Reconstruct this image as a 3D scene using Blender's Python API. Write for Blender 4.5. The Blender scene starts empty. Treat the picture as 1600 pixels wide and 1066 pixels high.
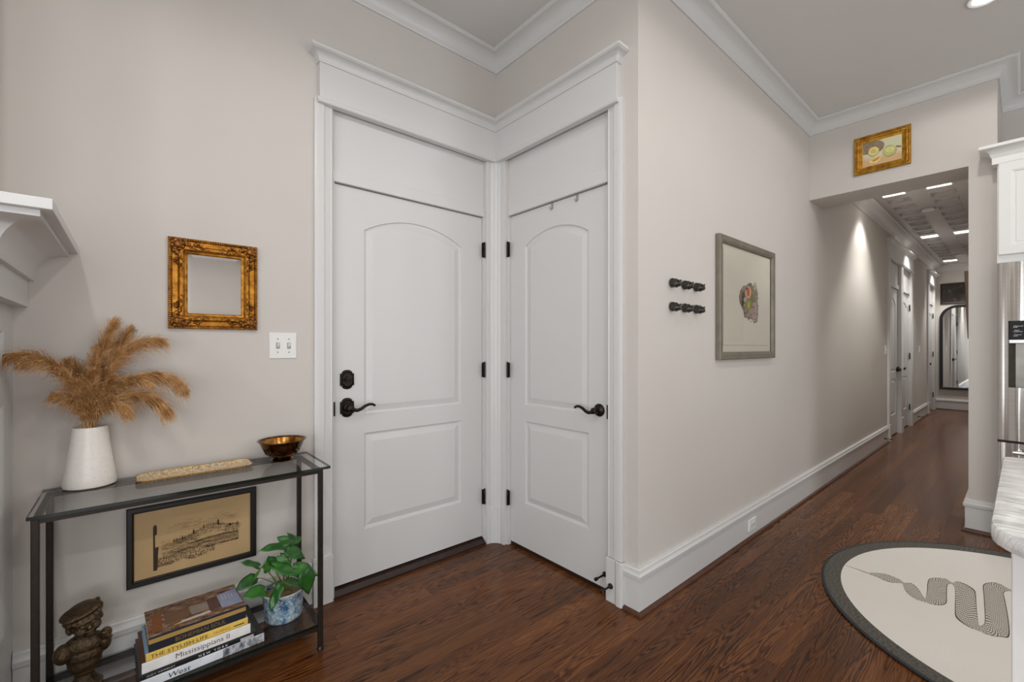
import bpy, math, random
from mathutils import Vector, Matrix
random.seed(7)
SC = bpy.context.scene
COL = SC.collection
PI = math.pi

# ------------------------------------------------------------------ camera
F, CX, CY, H = 690.0, 800.0, 542.0, 1.24
YAW = math.atan2(800, 690)
CA, SA = math.cos(YAW), math.sin(YAW)
cam = bpy.data.cameras.new('camera')
cam.sensor_width = 36.0
cam.lens = 36.0 * F / 1600.0
cam.shift_y = (CY - 533.0) / 1600.0
cam.clip_start = 0.02
camo = bpy.data.objects.new('camera', cam)
COL.objects.link(camo)
camo.location = (0, 0, H)
camo.rotation_euler = (PI / 2, 0, YAW - PI / 2)
SC.camera = camo

# ------------------------------------------------------------------ light, exposure
SC.view_settings.view_transform = 'Standard'
SC.view_settings.look = 'None'
SC.view_settings.gamma = 1.0
SC.view_settings.use_curve_mapping = False
SC.view_settings.exposure = -0.52
W = bpy.data.worlds.new('world')
SC.world = W
W.use_nodes = True
W.node_tree.nodes['Background'].inputs[0].default_value = (0.80, 0.90, 1.0, 1)
W.node_tree.nodes['Background'].inputs[1].default_value = 1.0
SC.cycles.use_denoising = True
SC.cycles.max_bounces = 10
SC.cycles.diffuse_bounces = 6
SC.cycles.glossy_bounces = 5
SC.cycles.transparent_max_bounces = 16
SC.cycles.sample_clamp_indirect = 6.0
SC.cycles.caustics_reflective = False
SC.cycles.caustics_refractive = False
WIN_POWER = 58.0      # daylight and added fill from each window behind the camera
DOWN_POWER = 41.0     # recessed downlight
HALL_POWER = 68.0     # hallway light

def area(name, loc, rot, sx, sy, power, color):
    l = bpy.data.lights.new(name, 'AREA'); l.shape = 'RECTANGLE'; l.size = sx; l.size_y = sy
    l.energy = power; l.color = color
    o = bpy.data.objects.new(name, l); COL.objects.link(o); o.location = loc; o.rotation_euler = rot
    return o
WIN_X = (-1.75, -0.20, 3.3)
WIN_TOP = {-0.20: 1.42}     # middle window is made up, kept low, to fill the low left wall
for wx in WIN_X:
    wt = WIN_TOP.get(wx, 2.45)
    area('window_daylight_fill', (wx, -3.93, (wt + 0.12) / 2), (PI / 2, 0, 0), 1.3, wt - 0.22, WIN_POWER * (wt - 0.12) / 2.33, (0.93, 0.97, 1.0)).rotation_euler = (PI / 2, 0, 0)
WIN_Y = (-2.2, 0.0)
for wy in WIN_Y:
    area('window_daylight_fill', (-2.93, wy, 1.27), (PI / 2, 0, -PI / 2), 1.3, 2.2, WIN_POWER, (0.93, 0.97, 1.0))

def spot(name, loc, power, size, blend, radius, color=(1.0, 0.972, 0.935)):
    l = bpy.data.lights.new(name, 'SPOT'); l.energy = power; l.spot_size = math.radians(size); l.spot_blend = blend
    l.shadow_soft_size = radius; l.color = color
    o = bpy.data.objects.new(name, l); COL.objects.link(o); o.location = loc
    return o
CEIL, HCEIL = 3.085, 2.85
DOWNLIGHTS = [(3.41, 0.13), (2.14, 0.13), (0.87, 0.13), (-0.40, 0.13),
              (3.41, -1.6), (2.14, -1.6), (0.87, -1.6), (-0.40, -1.6), (-1.67, 0.13), (-1.67, -1.6)]
LAMP_GAIN = {(3.41, 0.13): 0.62, (2.14, 0.13): 0.36, (0.87, 0.13): 1.0, (-0.40, 0.13): 1.45, (-1.67, 0.13): 1.2}     # power factor per lamp, tuned to balance wall brightness
for (lx, ly) in DOWNLIGHTS:
    spot('downlight_lamp', (lx, ly, CEIL - 0.020), DOWN_POWER * LAMP_GAIN.get((lx, ly), 0.8), 168, 0.22, 0.038)
HALL_ROWS, HALL_COLS = (6.06, 8.75, 11.55), (0.90, 0.555)
for hx in HALL_ROWS:
    for hy in HALL_COLS:
        spot('hallway_lamp', (hx, hy, HCEIL - 0.01), HALL_POWER, 100, 0.5, 0.06)

# ------------------------------------------------------------------ helpers: points
def ray(u, v):
    t = (u - CX) / F
    return Vector((CA + SA * t, SA - CA * t, (CY - v) / F))
O = Vector((0, 0, H))
def onX(u, v, X): d = ray(u, v); return O + d * (X / d.x)
def onY(u, v, Y): d = ray(u, v); return O + d * (Y / d.y)
def onZ(u, v, Z): d = ray(u, v); return O + d * ((Z - H) / d.z)

# ------------------------------------------------------------------ helpers: materials
def lin(r, g, b):
    f = lambda c: (c / 255 / 12.92) if c <= 10.3 else ((c / 255 + 0.055) / 1.055) ** 2.4
    return (f(r), f(g), f(b), 1)
class NT:
    def __init__(s, name):
        s.m = bpy.data.materials.new(name); s.m.use_nodes = True
        s.t = s.m.node_tree; s.n = s.t.nodes; s.p = s.n['Principled BSDF']
    def node(s, typ, **kw):
        x = s.n.new(typ)
        for k, v in kw.items(): setattr(x, k, v)
        return x
    def link(s, a, b): s.t.links.new(a, b)
    def val(s, sock, v):
        if hasattr(v, 'links') or hasattr(v, 'is_linked'): s.link(v, sock)
        else: sock.default_value = v
    def math(s, op, a, b=0.0):
        x = s.node('ShaderNodeMath', operation=op); s.val(x.inputs[0], a); s.val(x.inputs[1], b); return x.outputs[0]
    def mapping(s, vec, scale=(1, 1, 1), loc=(0, 0, 0), rot=(0, 0, 0)):
        x = s.node('ShaderNodeMapping'); s.link(vec, x.inputs[0])
        x.inputs[1].default_value = loc; x.inputs[2].default_value = rot; x.inputs[3].default_value = scale
        return x.outputs[0]
    def noise(s, vec, scale, detail=3, rough=0.5, dist=0.0):
        x = s.node('ShaderNodeTexNoise')
        if vec is not None: s.link(vec, x.inputs['Vector'])
        x.inputs['Scale'].default_value = scale; x.inputs['Detail'].default_value = detail
        x.inputs['Roughness'].default_value = rough; x.inputs['Distortion'].default_value = dist
        return x
    def ramp(s, fac, stops, interp='LINEAR'):
        x = s.node('ShaderNodeValToRGB'); r = x.color_ramp; r.interpolation = interp
        while len(r.elements) < len(stops): r.elements.new(0.5)
        for e, (p, c) in zip(r.elements, stops): e.position = p; e.color = c
        s.link(fac, x.inputs[0]); return x.outputs[0]
    def mix(s, fac, a, b, typ='MIX'):
        x = s.node('ShaderNodeMix', data_type='RGBA', blend_type=typ)
        s.val(x.inputs[0], fac); s.val(x.inputs[6], a); s.val(x.inputs[7], b); return x.outputs[2]
    def bump(s, height, strength=0.2, dist=0.002):
        x = s.node('ShaderNodeBump'); x.inputs['Strength'].default_value = strength; x.inputs['Distance'].default_value = dist
        s.link(height, x.inputs['Height']); s.link(x.outputs[0], s.p.inputs['Normal'])
    def coord(s, which='Object'):
        return s.node('ShaderNodeTexCoord').outputs[which]
def mat(name, c, rough=0.5, metal=0.0, var=0.0, vscale=20, bump=0.0, bscale=200, bdist=0.001, spec=0.5, emit=None, estr=0):
    k = NT(name); p = k.p
    p.inputs['Base Color'].default_value = c; p.inputs['Roughness'].default_value = rough; p.inputs['Metallic'].default_value = metal
    p.inputs['Specular IOR Level'].default_value = spec
    if var or bump:
        co = k.coord()
    if var:
        nz = k.noise(co, vscale, 4)
        lo = (c[0] * (1 - var), c[1] * (1 - var), c[2] * (1 - var), 1); hi = (min(1, c[0] * (1 + var)), min(1, c[1] * (1 + var)), min(1, c[2] * (1 + var)), 1)
        k.link(k.ramp(nz.outputs[0], [(0.3, lo), (0.7, hi)]), p.inputs['Base Color'])
    if bump:
        k.bump(k.noise(co, bscale, 2).outputs[0], bump, bdist)
    if emit:
        p.inputs['Emission Color'].default_value = emit; p.inputs['Emission Strength'].default_value = estr
    return k.m
M = {}
WALLC = lin(204, 199, 193)
M['wall'] = mat('wall_paint', WALLC, 0.62, bump=0.12, bscale=260, bdist=0.0006, var=0.012, vscale=3)
M['trim'] = mat('trim_paint', lin(210, 210, 209), 0.34, bump=0.03, bscale=120, bdist=0.0005)
M['door'] = mat('door_paint', lin(209, 209, 208), 0.36, bump=0.04, bscale=90, bdist=0.0005)
M['ceiling'] = mat('ceiling_paint', lin(214, 213, 211), 0.75, bump=0.05, bscale=220, bdist=0.0005)
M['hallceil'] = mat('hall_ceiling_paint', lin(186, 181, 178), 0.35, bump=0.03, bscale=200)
M['bronze'] = mat('oil_rubbed_bronze', lin(44, 36, 31), 0.36, 0.75, var=0.3, vscale=60)
M['black'] = mat('black_lacquer', lin(16, 14, 13), 0.4)
M['iron'] = mat('dark_iron', lin(46, 38, 33), 0.45, 0.5, var=0.2, vscale=90)
M['dark'] = mat('dark_gap', lin(18, 16, 15), 0.8)
M['thresh'] = mat('threshold_wood', lin(44, 26, 19), 0.4, var=0.3, vscale=30)
M['shoe'] = mat('stained_shoe_moulding', lin(78, 47, 30), 0.4, var=0.25, vscale=30)
M['plastic'] = mat('white_plastic', lin(232, 232, 230), 0.3)
M['grey'] = mat('grey_plastic', lin(150, 148, 146), 0.4)
M['mirror'] = mat('mirror_silver', (0.93, 0.95, 0.95, 1), 0.015, 1.0)
M['cab'] = mat('cabinet_paint', lin(228, 228, 226), 0.33)
M['ceramic'] = None
def wood_floor():
    k = NT('oak_floor'); p = k.p
    co = k.coord(); info = k.node('ShaderNodeObjectInfo')
    off = k.node('ShaderNodeVectorMath', operation='SCALE'); off.inputs[0].default_value = (37.0, 91.0, 13.0); k.link(info.outputs['Random'], off.inputs['Scale'])
    add = k.node('ShaderNodeVectorMath', operation='ADD'); k.link(co, add.inputs[0]); k.link(off.outputs[0], add.inputs[1])
    v = add.outputs[0]
    n1 = k.noise(k.mapping(v, (0.9, 13.0, 1)), 1.0, 2.0, 0.5, 0.35).outputs[0]
    wob = k.noise(k.mapping(v, (18, 60, 1)), 1.0, 3).outputs[0]
    s = k.math('SINE', k.math('ADD', k.math('MULTIPLY', n1, 165.0), k.math('MULTIPLY', wob, 4.0)))
    s = k.math('POWER', k.math('ADD', k.math('MULTIPLY', s, 0.5), 0.5), 0.42)
    pore = k.noise(k.mapping(v, (9, 360, 1)), 1.0, 3, 0.65).outputs[0]
    mask = k.noise(k.mapping(v, (1.4, 11, 1), (5, 2, 0)), 1.0, 2).outputs[0]
    depth = k.ramp(mask, [(0.34, (0.22, 0.22, 0.22, 1)), (0.62, (1, 1, 1, 1))])
    line = k.math('SUBTRACT', 1.0, k.math('MULTIPLY', k.math('SUBTRACT', 1.0, s), depth))
    tonev = k.noise(k.mapping(v, (0.8, 5, 1), (1, 7, 0)), 1.0, 2).outputs[0]
    g = k.math('ADD', k.math('MULTIPLY', line, 0.62), k.math('MULTIPLY', pore, 0.42))
    g = k.math('ADD', g, k.math('MULTIPLY', k.math('SUBTRACT', tonev, 0.5), 0.35))
    g = k.math('SUBTRACT', g, 0.06)
    colr = k.ramp(g, [(0.12, lin(34, 13, 3)), (0.46, lin(74, 40, 18)), (0.76, lin(108, 66, 34)), (1.0, lin(142, 97, 57))])
    tone = k.ramp(info.outputs['Random'], [(0.0, (0.66, 0.62, 0.60, 1)), (0.35, (0.92, 0.91, 0.90, 1)), (0.7, (1.04, 1.02, 1.0, 1)), (1.0, (1.28, 1.28, 1.26, 1))])
    k.link(k.mix(1.0, colr, tone, 'MULTIPLY'), p.inputs['Base Color'])
    p.inputs['Roughness'].default_value = 0.22
    p.inputs['Specular IOR Level'].default_value = 0.27
    k.bump(g, 0.15, 0.0005)
    return k.m
M['floor'] = wood_floor()
def thin_glass(name, tint, ior=1.5):
    k = NT(name); k.n.remove(k.p)
    tr = k.node('ShaderNodeBsdfTransparent'); tr.inputs[0].default_value = tint
    gl = k.node('ShaderNodeBsdfGlossy'); gl.inputs['Roughness'].default_value = 0.02
    fr = k.node('ShaderNodeFresnel'); fr.inputs[0].default_value = ior
    nz = k.noise(k.coord(), 2.0, 1).outputs[0]
    fac = k.math('ADD', fr.outputs[0], k.math('MULTIPLY', nz, 0.02))
    mx = k.node('ShaderNodeMixShader'); k.link(fac, mx.inputs[0]); k.link(tr.outputs[0], mx.inputs[1]); k.link(gl.outputs[0], mx.inputs[2])
    k.link(mx.outputs[0], k.n['Material Output'].inputs[0])
    return k.m
M['glass'] = thin_glass('table_glass', (0.94, 0.965, 0.955, 1))
M['pane'] = thin_glass('picture_glass', (0.99, 0.99, 0.99, 1), 1.22)
M['glassedge'] = mat('glass_edge', lin(10, 27, 23), 0.08, var=0.2, vscale=15)
def gold(name, lo, mid, hi, rough=0.38, sc=45):
    k = NT(name); co = k.coord()
    n = k.noise(co, sc, 5, 0.6).outputs[0]
    k.link(k.ramp(n, [(0.3, lo), (0.5, mid), (0.72, hi)]), k.p.inputs['Base Color'])
    k.p.inputs['Metallic'].default_value = 0.7; k.p.inputs['Roughness'].default_value = rough
    k.bump(n, 0.25, 0.001); return k.m
M['gold'] = gold('antique_gold', lin(96, 58, 16), lin(170, 112, 32), lin(206, 150, 58))
M['golddark'] = gold('antique_gold_dark', lin(62, 36, 12), lin(128, 78, 26), lin(196, 134, 56), 0.4, 110)
M['goldbright'] = gold('bright_gold', lin(132, 86, 20), lin(176, 124, 34), lin(212, 164, 66), 0.36, 30)

# ------------------------------------------------------------------ helpers: meshes
class MB:
    def __init__(s): s.v = []; s.f = []; s.uv = None
    def add(s, vs, fs):
        b = len(s.v); s.v += [tuple(x) for x in vs]; s.f += [tuple(b + i for i in q) for q in fs]; return s
    def box(s, x0, x1, y0, y1, z0, z1):
        return s.add([(x0, y0, z0), (x1, y0, z0), (x1, y1, z0), (x0, y1, z0), (x0, y0, z1), (x1, y0, z1), (x1, y1, z1), (x0, y1, z1)],
                     [(0, 3, 2, 1), (4, 5, 6, 7), (0, 1, 5, 4), (1, 2, 6, 5), (2, 3, 7, 6), (3, 0, 4, 7)])
    def poly(s, pts): return s.add(pts, [tuple(range(len(pts)))])
    def loft(s, rings, closed=True, caps=True):
        n = len(rings[0]); vs = [p for r in rings for p in r]; fs = []
        for i in range(len(rings) - 1):
            for j in range(n if closed else n - 1):
                a = i * n + j; b = i * n + (j + 1) % n
                fs.append((a, b, b + n, a + n))
        if caps:
            fs.append(tuple(reversed(range(n)))); fs.append(tuple((len(rings) - 1) * n + j for j in range(n)))
        return s.add(vs, fs)
    def lathe(s, prof, c=(0, 0, 0), n=40, ex=1.0, ey=1.0):
        rings = []
        for r, z in prof:
            rings.append([(c[0] + r * ex * math.cos(2 * PI * k / n), c[1] + r * ey * math.sin(2 * PI * k / n), c[2] + z) for k in range(n)])
        if prof[0][0] < 0.003: return s.loft(rings)
        return s.loft(rings + [rings[0]], True, False)      # ring-shaped: close the section on itself
    def prism(s, pts, z0, z1):          # plan polygon
        return s.loft([[(x, y, z0) for x, y in pts], [(x, y, z1) for x, y in pts]])
    def tube(s, pts, r, n=8, flat=1.0):
        pts = [Vector(p) for p in pts]; rs = r if isinstance(r, (list, tuple)) else [r] * len(pts)
        rings = []; up = Vector((0, 0, 1))
        t0 = (pts[1] - pts[0]).normalized()
        a = t0.cross(up if abs(t0.z) < 0.9 else Vector((1, 0, 0))).normalized()
        for i, p in enumerate(pts):
            t = (pts[min(i + 1, len(pts) - 1)] - pts[max(i - 1, 0)]).normalized()
            a = (a - t * a.dot(t)).normalized(); b = t.cross(a)
            rings.append([p + (a * math.cos(2 * PI * k / n) + b * flat * math.sin(2 * PI * k / n)) * rs[i] for k in range(n)])
        return s.loft(rings)
    def sweep(s, prof, path, side=1):   # prof: (offset, z); path: plan points; side 1 = left of travel
        path = [Vector((x, y)) for x, y in path]; nrm = []
        for i in range(len(path) - 1):
            d = (path[i + 1] - path[i]).normalized(); nrm.append(Vector((-d.y, d.x)) * side)
        rings = []
        for i, p in enumerate(path):
            if i == 0: m = nrm[0]
            elif i == len(path) - 1: m = nrm[-1]
            else: m = (nrm[i - 1] + nrm[i]) / (1 + nrm[i - 1].dot(nrm[i]))
            rings.append([(p.x + m.x * o, p.y + m.y * o, z) for o, z in prof])
        return s.loft(rings)
    def ellipsoid(s, c, r, R=None, n=14, m=9):
        R = R or Matrix.Identity(3); vs = []; fs = []
        c = Vector(c)
        vs.append(c + R @ Vector((0, 0, r[2])))
        for i in range(1, m):
            a = PI * i / m
            for j in range(n):
                b = 2 * PI * j / n
                vs.append(c + R @ Vector((r[0] * math.sin(a) * math.cos(b), r[1] * math.sin(a) * math.sin(b), r[2] * math.cos(a))))
        vs.append(c + R @ Vector((0, 0, -r[2])))
        for j in range(n): fs.append((0, 1 + j, 1 + (j + 1) % n))
        for i in range(m - 2):
            for j in range(n):
                a = 1 + i * n + j; b = 1 + i * n + (j + 1) % n; fs.append((a, a + n, b + n, b))
        L = len(vs) - 1; q = 1 + (m - 2) * n
        for j in range(n): fs.append((L, q + (j + 1) % n, q + j))
        return s.add(vs, fs)
    def frame(s, prof, w, h):           # picture frame round a w x h opening's outer edge; prof: (inset, depth out of wall)
        rings = []
        for ins, d in prof:
            x = w / 2 - ins; z = h / 2 - ins
            rings.append([(-x, -d, -z), (x, -d, -z), (x, -d, z), (-x, -d, z)])
        return s.loft(rings, True, False)
    def build(s, name, material, parent=None, smooth=False, bevel=0.0, seg=2, loc=None, rotz=None):
        me = bpy.data.meshes.new(name); me.from_pydata(s.v, [], s.f); me.update()
        import bmesh
        bm = bmesh.new(); bm.from_mesh(me); bmesh.ops.recalc_face_normals(bm, faces=bm.faces); bm.to_mesh(me); bm.free()
        me.materials.append(material)
        if s.uv:
            l = me.uv_layers.new(name='uv')
            for lp in me.loops: l.data[lp.index].uv = s.uv[lp.vertex_index]
        if smooth:
            for p in me.polygons: p.use_smooth = True
        o = bpy.data.objects.new(name, me); COL.objects.link(o)
        if parent is not None: o.parent = parent
        if loc: o.location = loc
        if rotz is not None: o.rotation_euler = (0, 0, rotz)
        if bevel:
            b = o.modifiers.new('bevel', 'BEVEL'); b.width = bevel; b.segments = seg; b.limit_method = 'ANGLE'; b.angle_limit = 0.6
        if smooth:
            try: me.set_sharp_from_angle(angle=math.radians(38))
            except Exception: pass
        return o
def empty(name, loc=(0, 0, 0), rotz=0.0):
    o = bpy.data.objects.new(name, None); o.empty_display_size = 0.05; COL.objects.link(o)
    o.location = loc; o.rotation_euler = (0, 0, rotz); return o
def tag(o, label, cat, group=None):
    o['label'] = label; o['category'] = cat
    if group: o['group'] = group
    return o
def struct(o, label=None, cat=None):
    o['kind'] = 'structure'
    if label: o['label'] = label
    if cat: o['category'] = cat
    return o
def copy_tree(o, parent=None):
    c = o.copy(); COL.objects.link(c)
    if parent is not None: c.parent = parent
    for ch in list(o.children): copy_tree(ch, c)
    return c
def text_mesh(body, width, height, name, material, parent, pos, face='front', shear=0.0, spacing=1.0):
    cu = bpy.data.curves.new(name, 'FONT'); cu.body = body; cu.resolution_u = 3; cu.space_character = spacing; cu.shear = shear
    t = bpy.data.objects.new(name, cu); COL.objects.link(t)
    bpy.context.view_layer.update()
    me = bpy.data.meshes.new_from_object(t.evaluated_get(bpy.context.evaluated_depsgraph_get()))
    bpy.data.objects.remove(t)
    xs = [v.co.x for v in me.vertices]; ys = [v.co.y for v in me.vertices]
    x0, x1, y0, y1 = min(xs), max(xs), min(ys), max(ys)
    for v in me.vertices:
        a = (v.co.x - x0) / (x1 - x0) * width; b = (v.co.y - y0) / (y1 - y0) * height
        if face == 'front': v.co = (pos[0] + a, pos[1], pos[2] + b)
        elif face == 'west': v.co = (pos[0], pos[1] - a, pos[2] + b)
    me.name = name; me.materials.clear(); me.materials.append(material)
    o = bpy.data.objects.new(name, me); COL.objects.link(o)
    if parent is not None: o.parent = parent
    return o

# ------------------------------------------------------------------ the shell
YL, XD, YF, XH = 2.222, 1.785, 1.171, 4.285      # left wall, closet wall, right wall, header
YP0, YP1 = 0.1135, 0.245                          # pier between recess and hallway
XR, XFAR, XB, YB = 4.95, 12.2, -3.0, -4.0
T = 0.14
def wall_open(name, axis, plane, a0, a1, z1, opens, behind, label):
    """axis 'x': wall along X at y=plane; thickness goes towards behind (+1/-1)."""
    m = MB(); cur = a0; q0, q1 = sorted((plane, plane + behind * T))
    def b(p, q, z0, zz):
        if axis == 'x': m.box(p, q, q0, q1, z0, zz)
        else: m.box(q0, q1, p, q, z0, zz)
    for (p, q, zl, zh) in opens:
        b(cur, p, 0, z1)
        if zl > 0: b(p, q, 0, zl)
        if zh < z1: b(p, q, zh, z1)
        cur = q
    b(cur, a1, 0, z1)
    return struct(m.build(name, M['wall']), label, 'wall')
D1 = (0.759, 1.685); D2 = (1.346, 2.110)
DTOP = 2.062
TTOP = 2.428
wall_open('wall_left', 'x', YL, XB, XD + T, CEIL, [(D1[0] - 0.003, D1[1] + 0.003, 0, TTOP)], 1, 'greige wall behind the glass console table')
wall_open('wall_closet', 'y', XD, YF + T, YL, CEIL, [(D2[0] - 0.003, D2[1] + 0.003, 0, TTOP)], 1, 'short greige wall holding the narrower white door')
HD = [(7.60, 8.36), (8.53, 9.25), (11.26, 11.98)]
m = wall_open('wall_right', 'x', YF, XD, XFAR, CEIL, [(a - 0.003, b + 0.003, 0, TTOP) for a, b in HD], 1, 'long greige wall with fig picture running into hallway')
m = MB(); m.box(XH, XH + 0.335, YP1, YF, 2.461, CEIL); m.box(XH, XH + 0.335, YP0, YP1, 0, CEIL)
struct(m.build('wall_header', M['wall']), 'greige header and pier framing the hallway opening', 'wall')
struct(MB().box(XH + 0.335, XFAR, YP0, YP1, 0, CEIL).build('wall_hallway', M['wall']), 'right hand wall of the hallway', 'wall')
struct(MB().box(XR, XR + T, YB, YP0, 0, CEIL).build('wall_recess', M['wall']), 'shaded wall above the kitchen cabinet', 'wall')
struct(MB().box(XFAR, XFAR + T, YP0, YF + T, 0, CEIL).build('wall_far', M['wall']), 'end wall of hallway behind the arched mirror', 'wall')
wall_open('wall_back', 'x', YB, XB, XR, CEIL, [(wx - 0.7, wx + 0.7, 0.12, WIN_TOP.get(wx, 2.45)) for wx in WIN_X], -1, 'window wall behind the camera')
wall_open('wall_side', 'y', XB, YB, YL, CEIL, [(wy - 0.65, wy + 0.65, 0.12, 2.45) for wy in WIN_Y], -1, 'side wall beyond the fireplace')
struct(MB().box(XB, XH, YB, YL + T, CEIL, CEIL + 0.12).box(XH, XR + T, YB, YP0, CEIL, CEIL + 0.12).box(XH, XH + 0.335, YP0, YF + T, CEIL, CEIL + 0.12).build('ceiling', M['ceiling']), 'flat white ceiling of main room', 'ceiling')
# window frames behind the camera, the low middle one added for fill light
wi = 0
for wx in WIN_X:
    wi += 1; m = MB(); wt = WIN_TOP.get(wx, 2.45); wm = 0.12 + (wt - 0.12) * 0.55
    for (a, b, c, d) in ((-0.7, -0.64, 0.12, wt), (0.64, 0.7, 0.12, wt), (-0.64, 0.64, 0.12, 0.18), (-0.64, 0.64, wt - 0.06, wt), (-0.64, 0.64, wm, wm + 0.05), (-0.02, 0.02, 0.18, wm), (-0.02, 0.02, wm + 0.05, wt - 0.06)):
        m.box(wx + a, wx + b, YB - 0.09, YB - 0.03, c, d)
    o = struct(m.build('window_%d' % wi, M['trim']), 'unseen white sash window in the back wall', 'window')
    MB().box(wx - 0.64, wx + 0.64, YB - 0.065, YB - 0.06, 0.18, wt - 0.06).build('pane', M['pane'], o)
for wy in WIN_Y:
    wi += 1; m = MB()
    for (a, b, c, d) in ((-0.65, -0.59, 0.12, 2.45), (0.59, 0.65, 0.12, 2.45), (-0.59, 0.59, 0.12, 0.18), (-0.59, 0.59, 2.39, 2.45), (-0.59, 0.59, 1.58, 1.63)):
        m.box(XB - 0.09, XB - 0.03, wy + a, wy + b, c, d)
    o = struct(m.build('window_%d' % wi, M['trim']), 'white sash window in the side wall', 'window')
    MB().box(XB - 0.065, XB - 0.06, wy - 0.59, wy + 0.59, 0.18, 2.39).build('pane', M['pane'], o)

# floor and its planks
floor = struct(MB().box(XB, XR + T, YB, YL + T, -0.12, -0.004).box(XR + T, XFAR + T, YP0, YF + T, -0.12, -0.004).build('floor', M['floor']), 'dark stained oak plank floor', 'floor')
PW = 0.0826
rng = random.Random(3)
rows = int((2.25 + 0.30) / PW)
for r in range(rows + 1):
    y0 = -0.30 + r * PW; y1 = min(y0 + PW, YL + 0.06)
    xs, xe = (-0.62, XD + 0.06) if y0 > YF else (0.5, XFAR)
    if y0 < YP1 - 0.05: xe = XR if y0 < YP0 - 0.08 else XH + 0.3
    x = xs - rng.random() * 0.9
    while x < xe:
        L = 0.55 + rng.random() * 1.25 if x < 4.5 else 1.3 + rng.random() * 1.2
        a, b = max(x, xs), min(x + L, xe)
        if xe - b < 0.25: b = xe; L = b - x
        if b - a > 0.02:
            g = 0.0001; cx_, cy_ = (a + b) / 2, (y0 + y1) / 2; hx, hy = (b - a) / 2 - g, (y1 - y0) / 2 - g; e = 0.0005
            vs = [(-hx, -hy, -0.0035), (hx, -hy, -0.0035), (hx, hy, -0.0035), (-hx, hy, -0.0035),
                  (-hx, -hy, -0.0005), (hx, -hy, -0.0005), (hx, hy, -0.0005), (-hx, hy, -0.0005),
                  (-hx + e, -hy + e, 0), (hx - e, -hy + e, 0), (hx - e, hy - e, 0), (-hx + e, hy - e, 0)]
            fs = [(0, 1, 5, 4), (1, 2, 6, 5), (2, 3, 7, 6), (3, 0, 4, 7), (4, 5, 9, 8), (5, 6, 10, 9), (6, 7, 11, 10), (7, 4, 8, 11), (8, 9, 10, 11)]
            MB().add(vs, fs).build('plank', M['floor'], floor, loc=(cx_, cy_, 0))
        x += L

# ------------------------------------------------------------------ mouldings
def crown_prof(zc, drop, proj):
    z0 = zc - drop
    pr = [(0, z0), (0.010, z0), (0.012, z0 + 0.008)]
    x0, zz0, x1, zz1 = 0.014, z0 + 0.010, proj - 0.012, zc - 0.020
    for i in range(9):
        a = i / 8 * PI / 2
        pr.append((x1 - (x1 - x0) * math.cos(a), zz0 + (zz1 - zz0) * math.sin(a)))
    pr += [(proj - 0.010, zc - 0.018), (proj - 0.004, zc - 0.016), (proj, zc - 0.011), (proj - 0.001, zc - 0.004), (proj - 0.004, zc), (0, zc)]
    return pr
path = [(-0.34, YL), (XD, YL), (XD, YF), (XH, YF), (XH, YP0), (XR, YP0), (XR, YB)]
struct(MB().sweep(crown_prof(CEIL, 0.093, 0.098), path, -1).build('trim_1', M['trim'], smooth=True), 'white cove crown moulding around the main room', 'moulding')
struct(MB().sweep(crown_prof(HCEIL, 0.115, 0.11), [(XH + 0.335, YF), (XFAR, YF), (XFAR, YP1), (XH + 0.335, YP1)], -1).build('trim_2', M['trim'], smooth=True), 'white crown moulding along the hallway ceiling', 'moulding')
def base_prof(h=0.213, p=0.016):
    return [(0, 0), (p, 0), (p, h - 0.052), (p + 0.008, h - 0.048), (p + 0.010, h - 0.030), (p + 0.006, h - 0.024), (p + 0.003, h - 0.020), (p + 0.003, h - 0.006), (p - 0.003, h), (0, h)]
SHOE = [(0, 0), (0.018, 0), (0.018, 0.006), (0.014, 0.014), (0.006, 0.019), (0, 0.019)]
def baseboard(name, path, side, label, offs=0.016):
    b = struct(MB().sweep(base_prof(), path, side).build(name, M['trim'], smooth=True), label, 'baseboard')
    MB().sweep([(offs + a, z) for a, z in SHOE], path, side).build('shoe_moulding', M['shoe'], b, smooth=True)
    return b
baseboard('baseboard_left', [(-0.300, YL), (0.650, YL)], -1, 'white baseboard behind the console table')
baseboard('baseboard_right', [(XD, 1.236), (XD, YF), (7.47, YF)], -1, 'tall white baseboard under the fig picture')
baseboard('baseboard_hallway', [(9.42, YF), (11.06, YF)], -1, 'white baseboard between the hallway doors')
baseboard('baseboard_far', [(XFAR, YF - 0.02), (XFAR, YP1 + 0.03)], -1, 'white baseboard on the hallway end wall')
baseboard('baseboard_pier', [(5.6, YP1), (XH + 0.0, YP1), (XH, YP0 + 0.001)], -1, 'white baseboard wrapping the pier by the fridge')

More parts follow.
